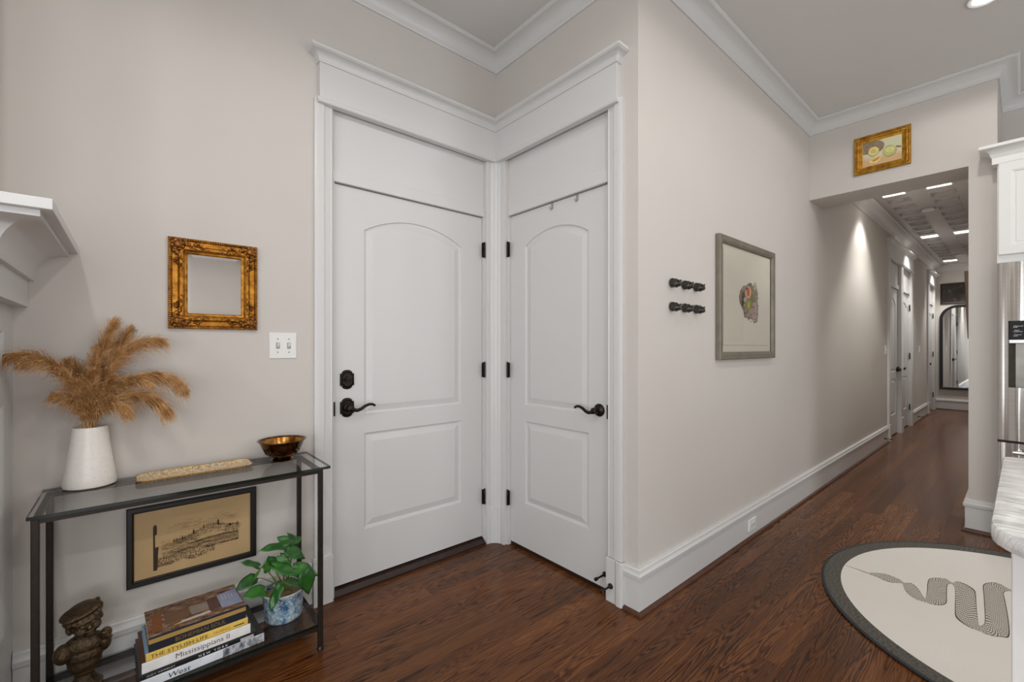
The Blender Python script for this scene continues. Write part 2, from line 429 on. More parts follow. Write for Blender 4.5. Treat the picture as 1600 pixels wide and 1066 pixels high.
# ------------------------------------------------------------------ doors
def panel_loop(x0, x1, z0, zs, rise, ins, n=20):
    """bottom-left, bottom-right, then the top from right to left (arched when rise>0)."""
    pts = [(x0 + ins, z0 + ins), (x1 - ins, z0 + ins)]
    if rise <= 0:
        return pts + [(x1 - ins, zs - ins), (x0 + ins, zs - ins)]
    w = (x1 - x0) / 2; R = (w * w + rise * rise) / (2 * rise); cz = zs + rise - R; cx = (x0 + x1) / 2; r = R - ins
    for i in range(n + 1):
        x = (x1 - ins) + ((x0 + ins) - (x1 - ins)) * i / n
        pts.append((x, cz + math.sqrt(max(r * r - (x - cx) ** 2, 0))))
    return pts
def leaf_mesh(Wd, z0, z1, stile, th=0.04):
    """panelled leaf, front face at y=0, x from 0 to Wd."""
    m = MB(); N = 20
    xl, xr = stile, Wd - stile
    lo = (0.290, 0.790); up = (0.888, 1.848); rise = 0.075 * (Wd / 0.92) + 0.010
    def fq(a, b, c, d): m.add([(a, 0, c), (b, 0, c), (b, 0, d), (a, 0, d)], [(0, 1, 2, 3)])
    fq(0, xl, z0, z1); fq(xr, Wd, z0, z1); fq(xl, xr, z0, lo[0]); fq(xl, xr, lo[1], up[0])
    arch = panel_loop(xl, xr, up[0], up[1], rise, 0, N)[2:]
    vs = []; fs = []
    for (x, z) in arch: vs += [(x, 0, z), (x, 0, z1)]
    for i in range(len(arch) - 1): fs.append((2 * i, 2 * i + 1, 2 * i + 3, 2 * i + 2))
    m.add(vs, fs)
    for (a, b, c, d, rs) in ((xl, xr, lo[0], lo[1], 0), (xl, xr, up[0], up[1], rise)):
        rings = []
        for ins, y in ((0, 0), (0.004, 0.0075), (0.014, 0.0095), (0.018, 0.0085), (0.045, 0.0015), (0.047, 0.001)):
            rings.append([(x, y, z) for x, z in panel_loop(a, b, c, d, rs, ins, N)])
        m.loft(rings, True, False)
        m.poly([(x, 0.001, z) for x, z in panel_loop(a, b, c, d, rs, 0.047, N)])
    m.add([(0, 0, z0), (Wd, 0, z0), (Wd, 0, z1), (0, 0, z1), (0, th, z0), (Wd, th, z0), (Wd, th, z1), (0, th, z1)],
          [(4, 7, 6, 5), (0, 4, 5, 1), (1, 5, 6, 2), (2, 6, 7, 3), (3, 7, 4, 0)])
    return m
def rose_plate():
    """arched rectangular back plate, in x-z, front towards -y"""
    pts = []
    for i in range(13):
        a = PI - PI * i / 12
        pts.append((0.026 * math.cos(a), 0.032 + 0.017 * math.sin(a)))
    pts = [(-0.035, 0.030)] + pts + [(0.035, 0.030)]
    low = [(x, -z) for x, z in reversed(pts)]
    full = pts + low
    m = MB(); m.loft([[(x * k, -d, z * k) for x, z in full] for k, d in ((1, 0), (1, 0.005), (0.93, 0.009), (0.80, 0.010), (0.74, 0.007), (0.70, 0.011))])
    return m
def lever_mesh(sgn, rose):
    m = MB()
    prof = [(0.0, 0), (rose, 0), (rose, 0.004), (rose * 0.86, 0.010), (rose * 0.55, 0.013), (0.0145, 0.016), (0.0130, 0.034), (0.016, 0.038), (0.016, 0.052), (0.010, 0.056), (0.0, 0.057)]
    rings = [[(max(r, 1e-4) * math.cos(2 * PI * k / 24), -y, max(r, 1e-4) * math.sin(2 * PI * k / 24)) for k in range(24)] for r, y in prof]
    m.loft(rings)
    return m
def lever_arm(sgn):
    m = MB()
    pts = [(0, -0.046, 0.0), (0.014, -0.047, -0.008), (0.032, -0.048, -0.012), (0.052, -0.048, -0.006), (0.072, -0.047, 0.006), (0.092, -0.046, 0.013), (0.110, -0.046, 0.013), (0.122, -0.047, 0.007), (0.126, -0.048, 0.002)]
    m.tube([(x * sgn, y, z) for x, y, z in pts], [0.011, 0.010, 0.009, 0.0085, 0.0078, 0.0072, 0.0066, 0.0068, 0.004], 10)
    return m
def hinge_mesh():
    m = MB(); m.lathe([(0.001, 0), (0.0065, 0.001), (0.0065, 0.030), (0.0058, 0.0305), (0.0065, 0.031), (0.0065, 0.064), (0.0058, 0.0645), (0.0065, 0.065), (0.0065, 0.095), (0.003, 0.100), (0.0005, 0.101)], (0, -0.005, 0), 12)
    m.box(-0.016, 0.004, -0.0015, 0.001, 0.003, 0.095)
    return m
def make_door(n, origin, rotz, Wd, zb, stile, hinge, lever_sgn, label, deadbolt=False, zt=2.055, set_in=0.022):
    """origin = left bottom of the opening as one faces it (local x right, local y into the wall)"""
    d = empty('door_%d' % n, origin, rotz); struct(d, label, 'door')
    g = 0.003
    fr = MB()
    fr.box(-0.003, 0, 0.0, T, 0, DTOP).box(Wd, Wd + 0.003, 0.0, T, 0, DTOP).box(-0.003, Wd + 0.003, 0.0, T, DTOP - 0.003, DTOP)
    fr.box(0, 0.012, set_in + 0.043, T, 0, DTOP).box(Wd - 0.012, Wd, set_in + 0.043, T, 0, DTOP).box(0, Wd, set_in + 0.043, T, DTOP - 0.015, DTOP)
    fr.build('jamb', M['trim'], d)
    MB().box(0, Wd, T - 0.01, T, 0, DTOP).build('backing', M['dark'], d)
    lm = leaf_mesh(Wd - 2 * g, zb, zt, stile)
    lf = lm.build('leaf', M['door'], d); lf.location = (g, set_in, 0)
    hx = -0.001 if hinge == 'left' else Wd + 0.001
    for hz in (1.800, 1.046, 0.247):
        h = hinge_mesh().build('hinge', M['bronze'], d, smooth=True); h.location = (hx, 0.004, hz)
        if hinge == 'left': h.scale.x = -1
    kx = (Wd - 0.067) if hinge == 'left' else 0.070
    kz = 0.932 if deadbolt else 0.917
    lv = lever_mesh(lever_sgn, 0.022 if deadbolt else 0.033).build('lever', M['bronze'], d, smooth=True); lv.location = (kx, set_in - (0.008 if deadbolt else 0), kz)
    la = lever_arm(lever_sgn).build('lever_arm', M['bronze'], lv, smooth=True)
    if deadbolt:
        p = rose_plate().build('lever_plate', M['bronze'], d, smooth=True); p.location = (kx, set_in, kz)
        p = rose_plate().build('deadbolt_plate', M['bronze'], d, smooth=True); p.location = (kx, set_in, kz + 0.142)
        MB().tube([(0, -0.008, 0), (0, -0.020, 0)], 0.014, 16).build('thumb_collar', M['bronze'], p, smooth=True)
        MB().box(-0.017, 0.017, -0.032, -0.018, -0.005, 0.005).build('thumb_turn', M['bronze'], p, bevel=0.003)
    sx = 0.0 if hinge == 'right' else Wd
    ws = MB(); wx0, wx1 = (0.0002, 0.0030) if hinge == 'right' else (Wd - 0.0030, Wd - 0.0002)
    ws.box(wx0, wx1, set_in + (0.001 if deadbolt else 0.012), set_in + 0.042, zb, zt)
    ws.box(0.0032, Wd - 0.0032, set_in + 0.004, set_in + 0.042, zt + 0.0002, zt + 0.0030)
    ws.build('weatherstrip', M['dark'], d)
    s = MB().box(sx - 0.004, sx + 0.004, -0.0015, set_in - 0.001, kz - 0.035, kz + 0.035).build('strike_plate', M['bronze'], d)
    return d
d1 = make_door(1, (D1[0], YL, 0), 0, D1[1] - D1[0], 0.042, 0.157, 'right', 1, 'wider white arched panel door with deadbolt beside the console', True)
th = MB().sweep([(0, 0), (0.030, 0), (0.030, 0.010), (0.018, 0.022), (0.010, 0.030), (0, 0.031)], [(0, 0.014), (D1[1] - D1[0], 0.014)], -1)
th.build('threshold', M['thresh'], d1)
MB().box(0, D1[1] - D1[0], 0.012, T - 0.01, 0, 0.036).build('sill_or_shade_strip', M['thresh'], d1)
d2 = make_door(2, (XD, D2[1], 0), -PI / 2, D2[1] - D2[0], 0.024, 0.134, 'left', -1, 'narrower white arched panel door with round lever rose')

MB().box(0, D2[1] - D2[0], 0.026, T - 0.01, 0, 0.020).build('sill_or_shade_strip', M['thresh'], d2)  # dark strip put in for the shade under the narrower door
# door surround in the corner: casings, plinths, frieze, cap, transoms
sur = empty('trim_3', (0, 0, 0)); struct(sur, 'white casing and deep header wrapping both corner doors', 'door surround')
def casing_poly(w, p):      # plan profile across width w (0..w), out p: fluted
    return [(0, 0), (0, p * 0.80), (0.010, p * 0.95), (0.014, p * 0.95), (0.018, p), (w * 0.50, p), (w * 0.53, p * 0.80), (w * 0.60, p * 0.74), (w * 0.90, p * 0.60), (w * 0.95, p * 0.70), (w, p * 0.60), (w, 0)]
FZ0 = 2.430
# left casing of door 1
MB().prism([(0.661 + a, YL - b) for a, b in casing_poly(0.085, 0.024)], 0.225, FZ0).build('casing', M['trim'], sur)
MB().prism([(0.654, YL), (0.654, YL - 0.030), (0.746, YL - 0.030), (0.746, YL)], 0, 0.222).prism([(0.654, YL), (0.654, YL - 0.027), (0.746, YL - 0.027), (0.746, YL)], 0.222, 0.230).build('plinth', M['trim'], sur, bevel=0.003)
# right casing of door 2
MB().prism([(XD - b, 1.246 + a) for a, b in casing_poly(0.087, 0.024)], 0.215, FZ0).build('casing', M['trim'], sur)
pl = [(1.236, 0.018), (1.238, 0.028), (1.250, 0.034), (1.272, 0.034), (1.280, 0.028), (1.285, 0.026), (1.338, 0.026)]
MB().prism([(XD, 1.236)] + [(XD - b, a) for a, b in pl] + [(XD, 1.338)], 0, 0.212).build('plinth', M['trim'], sur, bevel=0.003)
# coved corner post between the two doors
def corner(e, z0, z1):
    pts = [(1.694, YL), (1.694, YL - 0.016 - e), (1.706, YL - 0.020 - e)]
    a0, a1 = Vector((1.712 - e, YL - 0.018 - e)), Vector((XD - 0.018 - e, 2.150 - e))
    c = Vector((1.775, 2.212))
    pts += [(a0.x, a0.y)]
    for i in range(1, 8):
        t = i / 8; q = a0.lerp(a1, t); bow = math.sin(PI * t) * 0.010 + (0.0035 if i in (1, 3, 5, 7) else 0)
        dirn = Vector((0.7, 0.7)); pts.append((q.x + dirn.x * bow, q.y + dirn.y * bow))
    pts += [(a1.x, a1.y), (XD - 0.020 - e, 2.140), (XD - 0.016 - e, 2.122), (XD, 2.122), (XD, YL)]
    return MB().prism(pts, z0, z1)
corner(0.0, 0.225, FZ0).build('corner_post', M['trim'], sur, smooth=True)
corner(0.004, 0, 0.226).build('corner_plinth', M['trim'], sur, smooth=True)
# transom panels with a low rail above each door
MB().box(D1[0] - 0.003, D1[1] + 0.003, YL + 0.014, YL + 0.06, DTOP, TTOP).build('transom_panel', M['trim'], sur)
MB().box(D1[0] - 0.003, D1[1] + 0.003, YL + 0.002, YL + 0.015, DTOP, DTOP + 0.060).build('transom_rail', M['trim'], sur, bevel=0.003)
MB().box(XD + 0.014, XD + 0.06, D2[0] - 0.003, D2[1] + 0.003, DTOP, TTOP).build('transom_panel', M['trim'], sur)
MB().box(XD + 0.002, XD + 0.015, D2[0] - 0.003, D2[1] + 0.003, DTOP, DTOP + 0.060).build('transom_rail', M['trim'], sur, bevel=0.003)
def hdr_path(extra=0.0): return [(0.684, YL + 0.002), (0.684, YL - 0.031), (XD - 0.031, YL - 0.031), (XD - 0.031, 1.272), (XD + 0.002, 1.272)]
def slab(o0, o1, z0, z1):
    m = MB(); m.sweep([(o0, z0), (o1, z0), (o1, z1), (o0, z1)], hdr_path(), -1); return m
def flip_sweep(prof): 
    m = MB(); m.sweep(prof, hdr_path(), -1); return m
B = -0.024
flip_sweep([(B, FZ0), (0.004, FZ0), (0.004, 2.600), (B, 2.600)]).build('frieze', M['trim'], sur)
flip_sweep([(B, FZ0 - 0.024), (0.010, FZ0 - 0.024), (0.016, FZ0 - 0.018), (0.017, FZ0 - 0.010), (0.014, FZ0 - 0.002), (0.006, FZ0 + 0.002), (B, FZ0 + 0.002)]).build('bead', M['trim'], sur, smooth=True)
capp = [(B, 2.598), (0.010, 2.598), (0.011, 2.606)]
for i in range(7):
    a = i / 6 * PI / 2
    capp.append((0.046 - 0.034 * math.cos(a), 2.607 + 0.030 * math.sin(a)))
capp += [(0.048, 2.639), (0.054, 2.642), (0.054, 2.654), (0.050, 2.658), (B, 2.660)]
flip_sweep(capp).build('cap', M['trim'], sur, smooth=True)

# hallway doors and their surround
make_door(3, (HD[0][0], YF, 0), 0, HD[0][1] - HD[0][0], 0.016, 0.134, 'left', -1, 'first white hallway door hinged on its left')
make_door(4, (HD[1][0], YF, 0), 0, HD[1][1] - HD[1][0], 0.016, 0.134, 'right', 1, 'second white hallway door hinged on its right')
make_door(5, (HD[2][0], YF, 0), 0, HD[2][1] - HD[2][0], 0.016, 0.134, 'right', 1, 'last white hallway door next to the end wall')
def surround(n, xa, xb, openings, label):
    s = empty('trim_%d' % n, (0, 0, 0)); struct(s, label, 'door surround')
    edges = [xa] + [v for o in openings for v in o] + [xb]
    for i in range(0, len(edges), 2):
        a, b = edges[i], edges[i + 1]
        MB().prism([(a, YF), (a, YF - 0.022), (a + 0.018, YF - 0.026), (b - 0.018, YF - 0.026), (b, YF - 0.020), (b, YF)], 0.22, FZ0).build('casing', M['trim'], s)
        MB().box(a - 0.006, b + 0.002, YF - 0.032, YF, 0, 0.22).build('plinth', M['trim'], s, bevel=0.003)
    for (a, b) in openings:
        MB().box(a - 0.003, b + 0.003, YF + 0.014, YF + 0.06, DTOP, TTOP).build('transom_panel', M['trim'], s)
        MB().box(a - 0.003, b + 0.003, YF + 0.002, YF + 0.015, DTOP, DTOP + 0.060).build('transom_rail', M['trim'], s)
    hp = [(xa + 0.004, YF + 0.002), (xa + 0.004, YF - 0.026), (xb - 0.004, YF - 0.026), (xb - 0.004, YF + 0.002)]
    MB().sweep([(B, FZ0), (0.004, FZ0), (0.004, 2.600), (B, 2.600)], hp, -1).build('frieze', M['trim'], s)
    MB().sweep([(B, FZ0 - 0.024), (0.010, FZ0 - 0.024), (0.016, FZ0 - 0.012), (0.006, FZ0 + 0.002), (B, FZ0 + 0.002)], hp, -1).build('bead', M['trim'], s)
    MB().sweep(capp, hp, -1).build('cap', M['trim'], s, smooth=True)
surround(4, 7.50, 9.38, [HD[0], HD[1]], 'white casing around the pair of hallway doors')
surround(5, 11.10, 12.12, [HD[2]], 'white casing around the last hallway door')

# ------------------------------------------------------------------ hallway ceiling of coffered tiles
PITCH = 0.345; CW = 0.20
hx0, hx1, hy0, hy1 = XH + 0.335, XFAR, YP1 - 0.02, YF + 0.02
tile_x = [6.06 + PITCH * k for k in range(-4, 18) if hx0 + 0.2 < 6.06 + PITCH * k < hx1 - 0.15]
light_x = [min(tile_x, key=lambda t: abs(t - r)) for r in HALL_ROWS]
m = MB(); ys = [hy0]
for c in sorted(HALL_COLS): ys += [c - CW / 2, c + CW / 2]
ys.append(hy1)
xsq = [hx0]
for t in tile_x: xsq += [t - CW / 2, t + CW / 2]
xsq.append(hx1)
for i in range(len(xsq) - 1):
    for j in range(len(ys) - 1):
        if i % 2 == 1 and j % 2 == 1: continue
        m.add([(xsq[i], ys[j], HCEIL), (xsq[i + 1], ys[j], HCEIL), (xsq[i + 1], ys[j + 1], HCEIL), (xsq[i], ys[j + 1], HCEIL)], [(0, 1, 2, 3)])
m.box(hx0, hx1, hy0, hy1, HCEIL + 0.06, HCEIL + 0.1)
hc = struct(m.build('ceiling_hallway', M['hallceil']), 'glossy coffered tile ceiling of the hallway', 'ceiling')
tile = MB(); h = CW / 2
def sq(a, z): return [(-a, -a, z), (a, -a, z), (a, a, z), (-a, a, z)]
tile.loft([sq(h, 0), sq(h - 0.004, -0.008), sq(h - 0.012, -0.008), sq(h - 0.02, 0.02), sq(h - 0.045, 0.022), sq(h - 0.065, 0.004)], True, False)
tile.poly(sq(h - 0.065, 0.004))
tp = None
ltile = MB(); ltile.loft([sq(h, 0), sq(h - 0.004, -0.003), sq(h - 0.010, -0.003), sq(h - 0.012, 0.034)], True, False)
for t in tile_x:
    for c in HALL_COLS:
        if t in light_x: continue
        if tp is None:
            tp = tile.build('tile', M['hallceil'], hc); o = tp
        else:
            o = tp.copy(); COL.objects.link(o)
        o.location = (t, c, HCEIL)
M['lens'] = mat('hall_light_lens', (1, 1, 1, 1), 0.5, emit=(1.0, 0.95, 0.88, 1), estr=9.0, var=0.01)
lf = None; nth = ('nearest', 'middle', 'farthest')
for ri, t in enumerate(light_x):
    for ci, c in enumerate(HALL_COLS):
        if lf is None:
            lf = empty('recessed_light'); ltile.build('housing', M['plastic'], lf)
            MB().add(sq(h - 0.012, 0.030), [(0, 1, 2, 3)]).build('lens', M['lens'], lf); o = lf
        else: o = copy_tree(lf)
        o.location = (t, c, HCEIL)
        tag(o, 'square recessed hallway ceiling light, %s row, %s' % (nth[ri], 'on the door side' if ci == 0 else 'on the side away from doors'), 'ceiling light', 'hallway ceiling lights')
# round speaker / detector on the hallway ceiling
for (px, py, lab) in ((7.05, 0.73, 'small round smoke detector between nearest hallway lights'), (10.9, 0.73, 'small round smoke detector deep in the hallway')):
    s = empty('smoke_detector', (px, py, HCEIL))
    MB().lathe([(0.001, 0), (0.062, 0), (0.062, -0.012), (0.056, -0.022), (0.001, -0.026)], n=28).build('body', M['plastic'], s, smooth=True)
    MB().lathe([(0.066, 0), (0.070, 0), (0.070, -0.004), (0.066, -0.004)], n=28).build('rim', M['grey'], s)
    tag(s, lab, 'smoke detector')

# ------------------------------------------------------------------ downlights of the main room
M['can'] = mat('can_lens', (1, 1, 1, 1), 0.5, emit=(1.0, 0.97, 0.92, 1), estr=22.0, var=0.01)
dl = None
for i, (lx, ly) in enumerate(DOWNLIGHTS):
    if dl is None:
        dl = empty('downlight')
        MB().lathe([(0.048, -0.001), (0.072, -0.001), (0.074, -0.004), (0.070, -0.008), (0.052, -0.006), (0.048, -0.003)], n=32).build('trim_ring', M['plastic'], dl, smooth=True)
        MB().lathe([(0.0005, -0.0015), (0.050, -0.0015), (0.047, -0.006), (0.030, -0.011), (0.0005, -0.013)], n=32).build('lens', M['can'], dl); o = dl
    else: o = copy_tree(dl)
    o.location = (lx, ly, CEIL)
    if i == 0: tag(o, 'lit round recessed downlight in ceiling before the hallway header', 'downlight', 'ceiling downlights')
    else: tag(o, 'round recessed ceiling downlight %s, %s' % ({2.14: 'between rug and island', 0.87: 'over the open floor', -0.40: 'in front of the mantel', -1.67: 'beyond the mantel', 3.41: 'by the fridge'}[lx], 'in the row near the doors' if ly > 0 else 'in the row by the back windows'), 'downlight', 'ceiling downlights')

# ------------------------------------------------------------------ fireplace mantel
MX, MY, ML = -0.302, 1.70, -1.9
struct(MB().box(ML + 0.06, MX - 0.04, MY + 0.02, YL, 1.59, CEIL).box(ML + 0.06, MX - 0.04, MY + 0.04, YL, 0, 1.59).build('wall_chimney', M['wall']), 'chimney breast above the white mantel', 'wall')
mant = empty('fireplace_mantel', (MX, YL, 0))
mp = [(0, 0.0), (0, MY - YL), (ML - MX, MY - YL), (ML - MX, 0)]
def msweep(prof): return MB().sweep(prof, mp, 1)
I = -0.03
msweep([(I, 1.573), (0.158, 1.573), (0.158, 1.600), (I, 1.600)]).build('shelf_slab', M['trim'], mant, bevel=0.002)
msweep([(I, 1.558), (0.134, 1.558), (0.134, 1.573), (I, 1.573)]).build('ledge', M['trim'], mant)
cp = [(I, 1.466), (0.050, 1.466), (0.052, 1.474)]
for i in range(1, 10):
    a = i / 9 * PI / 2
    cp.append((0.128 - 0.076 * math.cos(a), 1.474 + 0.084 * math.sin(a)))
cp += [(I, 1.558)]
msweep(cp).build('cove', M['trim'], mant, smooth=True)
msweep([(I, 1.376), (0.036, 1.376), (0.036, 1.466), (I, 1.466)]).build('frieze_band', M['trim'], mant)
m = MB()     # body: three sides round the breast with a panelled end
m.box(ML - MX, ML - MX + 0.05, MY - YL, 0, 0, 1.376)
m.box(ML - MX + 0.05, -0.012, MY - YL, MY - YL + 0.02, 1.10, 1.376).box(ML - MX + 0.05, ML - MX + 0.35, MY - YL, MY - YL + 0.02, 0, 1.10).box(-0.35, -0.012, MY - YL, MY - YL + 0.02, 0, 1.10)
for (y0, y1, z0, z1) in ((-0.135, 0, 0, 1.376), (MY - YL, MY - YL + 0.10, 0, 1.376), (MY - YL + 0.10, -0.135, 0, 0.33), (MY - YL + 0.10, -0.135, 1.06, 1.145), (MY - YL + 0.10, -0.135, 1.292, 1.376)):
    m.box(-0.012, 0, y0, y1, z0, z1)
m.build('surround', M['trim'], mant)
for z0, z1 in ((0.33, 1.06), (1.145, 1.292)):
    m = MB(); a0, a1 = MY - YL + 0.10, -0.135
    rings = []
    for ins, x in ((0.0, -0.0005), (0.006, -0.002), (0.016, -0.010), (0.020, -0.011)):
        rings.append([(x, a0 + ins, z0 + ins), (x, a1 - ins, z0 + ins), (x, a1 - ins, z1 - ins), (x, a0 + ins, z1 - ins)])
    m.loft(rings, True, False); m.poly(rings[-1]); m.build('end_panel', M['trim'], mant)
tag(mant, 'white fireplace mantel with coved shelf on the left wall', 'mantel')

# ------------------------------------------------------------------ console table
TZ = 0.748
tb = empty('console_table', (0.19, 2.04, 0))
tag(tb, 'narrow console table of glass shelves in a dark iron frame', 'table')
tx0, tx1, ty0, ty1 = -0.229 - 0.19, 0.624 - 0.19, 1.872 - 2.04, 2.203 - 2.04
def glass_sheet(x0, x1, y0, y1, z0, z1, nm):
    g = MB().add([(x0, y0, z1), (x1, y0, z1), (x1, y1, z1), (x0, y1, z1)], [(0, 1, 2, 3)]).build(nm, M['glass'], tb)
    m = MB()
    m.loft([[(x0, y0, z0), (x1, y0, z0), (x1, y1, z0), (x0, y1, z0)], [(x0, y0, z1), (x1, y0, z1), (x1, y1, z1), (x0, y1, z1)]], True, False)
    m.build('glass_edge', M['glassedge'], g)
glass_sheet(tx0, tx1, ty0, ty1, TZ - 0.0105, TZ, 'glass_top')
LX = (-0.212 - 0.19, 0.588 - 0.19); LY = (1.886 - 2.04, 2.190 - 2.04); q = 0.009
for lx in LX:
    for ly in LY:
        lg = MB().box(lx - q, lx + q, ly - q, ly + q, 0.012, TZ - 0.0110).build('leg', M['iron'], tb, bevel=0.002)
        MB().lathe([(0.001, 0), (0.013, 0), (0.013, 0.006), (0.009, 0.013), (0.001, 0.013)], (lx, ly, 0), 16).build('foot', M['black'], lg, smooth=True)
SZ = 0.105
for z1 in (TZ - 0.0110, SZ - 0.008):
    for ly in LY: MB().box(LX[0] + q, LX[1] - q, ly - 0.008, ly + 0.008, z1 - 0.014, z1).build('rail', M['iron'], tb)
    for lx in LX: MB().box(lx - 0.008, lx + 0.008, LY[0] + q, LY[1] - q, z1 - 0.014, z1).build('rail', M['iron'], tb)
glass_sheet(LX[0] - 0.006, LX[1] + 0.006, LY[0] + 0.0, LY[1] + 0.0, SZ - 0.008, SZ, 'glass_shelf')

# ------------------------------------------------------------------ vase and dried grass
def speckle():
    k = NT('speckled_ceramic'); co = k.coord()
    v = k.node('ShaderNodeTexVoronoi'); k.link(co, v.inputs['Vector']); v.inputs['Scale'].default_value = 150
    n = k.noise(co, 60, 2).outputs[0]
    d = k.math('ADD', v.outputs['Distance'], k.math('MULTIPLY', n, 0.35))
    k.link(k.ramp(d, [(0.20, lin(150, 128, 100)), (0.27, lin(240, 236, 229)), (1, lin(246, 243, 237))]), k.p.inputs['Base Color'])
    k.p.inputs['Roughness'].default_value = 0.32; return k.m
vc = onZ(141, 758, TZ)
vase = MB().lathe([(0.001, 0.001), (0.066, 0.001), (0.071, 0.004), (0.072, 0.009), (0.066, 0.055), (0.058, 0.110), (0.0515, 0.160), (0.048, 0.196), (0.0465, 0.208), (0.0445, 0.209), (0.044, 0.204), (0.047, 0.150), (0.055, 0.09), (0.055, 0.02), (0.001, 0.02)], n=48).build('vase', speckle(), smooth=True, loc=(vc.x, vc.y, TZ))
tag(vase, 'tapered white speckled ceramic vase on the glass console top', 'vase')
def plume_mat():
    k = NT('dried_grass'); co = k.coord()
    n = k.noise(co, 28, 3).outputs[0]
    k.link(k.ramp(n, [(0.25, lin(152, 110, 64)), (0.5, lin(206, 160, 106)), (0.75, lin(234, 198, 148))]), k.p.inputs['Base Color'])
    k.p.inputs['Roughness'].default_value = 0.75; k.p.inputs['Specular IOR Level'].default_value = 0.2
    return k.m
pm = plume_mat()
gb = empty('dried_grass_bunch', (vc.x, vc.y, TZ + 0.02))
tag(gb, 'bunch of feathery tan dried pampas grass standing in speckled vase', 'dried grass')
gb0 = Vector(gb.location)
rg = random.Random(11)
def plume(px, py, yoff, ctrl, wid, n, start=0.24, droop=0.0):
    start = max(0.07, start - 0.14); n = int(n * 1.2)
    tip = onY(px, py, vc.y + yoff) - gb0
    c1 = onY(ctrl[0], ctrl[1], vc.y + yoff * 0.6) - gb0
    mouth = Vector((rg.uniform(-0.025, 0.025), rg.uniform(-0.022, 0.022), 0.190)); root = Vector((mouth.x * 0.2, mouth.y * 0.2, 0.002))
    pts = [root, mouth]
    for i in range(1, 15):
        t = i / 14
        pts.append(mouth * (1 - t) ** 2 + c1 * (2 * t * (1 - t)) + tip * t * t)
    m = MB(); m.tube(pts, [0.0016] * (len(pts) - 4) + [0.0012, 0.001, 0.0007, 0.0004], 5)
    for i in range(int(n * 1.5)):
        t = start + (1 - start) * rg.random() ** 0.9
        p = mouth * (1 - t) ** 2 + c1 * (2 * t * (1 - t)) + tip * t * t
        tan = ((c1 - mouth) * (1 - t) + (tip - c1) * t).normalized()
        rad = Vector((rg.gauss(0, 1), rg.gauss(0, 1), rg.gauss(0, 1))); rad = (rad - tan * rad.dot(tan)).normalized()
        env = math.sin(PI * min(1, 0.22 + 0.80 * (t - start) / (1 - start))) ** 0.6
        L = 1.25 * wid * (0.45 + 0.75 * rg.random()) * (0.35 + 0.65 * env)
        d = (tan * 1.0 + rad * (0.10 + 0.62 * rg.random() ** 1.5)).normalized()
        L *= 1.45
        sag = Vector((0, 0, -0.42 - droop)) * L * (0.3 + 0.7 * rg.random())
        side = d.cross(Vector((rg.gauss(0, 1), rg.gauss(0, 1), rg.gauss(0, 1)))).normalized()
        w = 0.00050 + 0.00035 * rg.random()
        a = p; b = p + d * L * 0.4 + sag * 0.12; c2 = p + d * L * 0.75 + sag * 0.5; c = p + d * L + sag
        m.add([a - side * w * 0.5, a + side * w * 0.5, b + side * w, b - side * w, c2 + side * w * 0.8, c2 - side * w * 0.8, c + side * w * 0.3, c - side * w * 0.3], [(0, 1, 2, 3), (3, 2, 4, 5), (5, 4, 6, 7)])
        for k in range(3):   # little seed tufts along the strand
            tt = 0.35 + 0.22 * k + 0.1 * rg.random(); bp = p + (d * L * tt + sag * tt * tt)
            dd = (d + Vector((rg.gauss(0, .5), rg.gauss(0, .5), rg.gauss(0, .5)))).normalized() * (0.005 + 0.004 * rg.random())
            s2 = side * 0.0009
            m.add([bp - s2 * 0.3, bp + dd * 0.5 + s2, bp + dd, bp + dd * 0.5 - s2], [(0, 1, 2, 3)])
    for i_, v_ in enumerate(m.v):       # strands rest against the wall and the mantel side instead of passing through
        m.v[i_] = (max(v_[0], -0.294 - gb0.x), min(v_[1], YL - 0.006 - gb0.y), v_[2])
    m.build('plume', pm, gb)
plume(6, 556, -0.150, (104, 534), 0.040, 700, 0.30, 0.5)
plume(40, 566, -0.130, (112, 552), 0.040, 420, 0.30, 0.3)
plume(112, 570, 0.04, (132, 610), 0.052, 714, 0.18)
plume(178, 504, 0.0, (138, 590), 0.052, 714, 0.24)
plume(203, 514, 0.03, (150, 585), 0.045, 561, 0.28)
plume(246, 532, -0.05, (168, 528), 0.054, 799, 0.26, 0.3)
plume(285, 602, -0.09, (214, 548), 0.049, 731, 0.28, 0.6)
plume(262, 642, -0.10, (210, 580), 0.045, 612, 0.30, 0.5)
plume(150, 545, -0.04, (140, 610), 0.036, 420, 0.06)
plume(122, 596, -0.05, (134, 630), 0.034, 380, 0.06, 0.2)
plume(176, 590, -0.07, (156, 618), 0.038, 420, 0.06, 0.2)
plume(232, 596, -0.10, (180, 570), 0.036, 420, 0.15, 0.4)
plume(146, 580, -0.06, (142, 620), 0.045, 612, 0.10, 0.2)
plume(92, 618, -0.06, (120, 622), 0.040, 442, 0.15, 0.4)
plume(196, 640, -0.10, (168, 612), 0.040, 442, 0.15, 0.5)

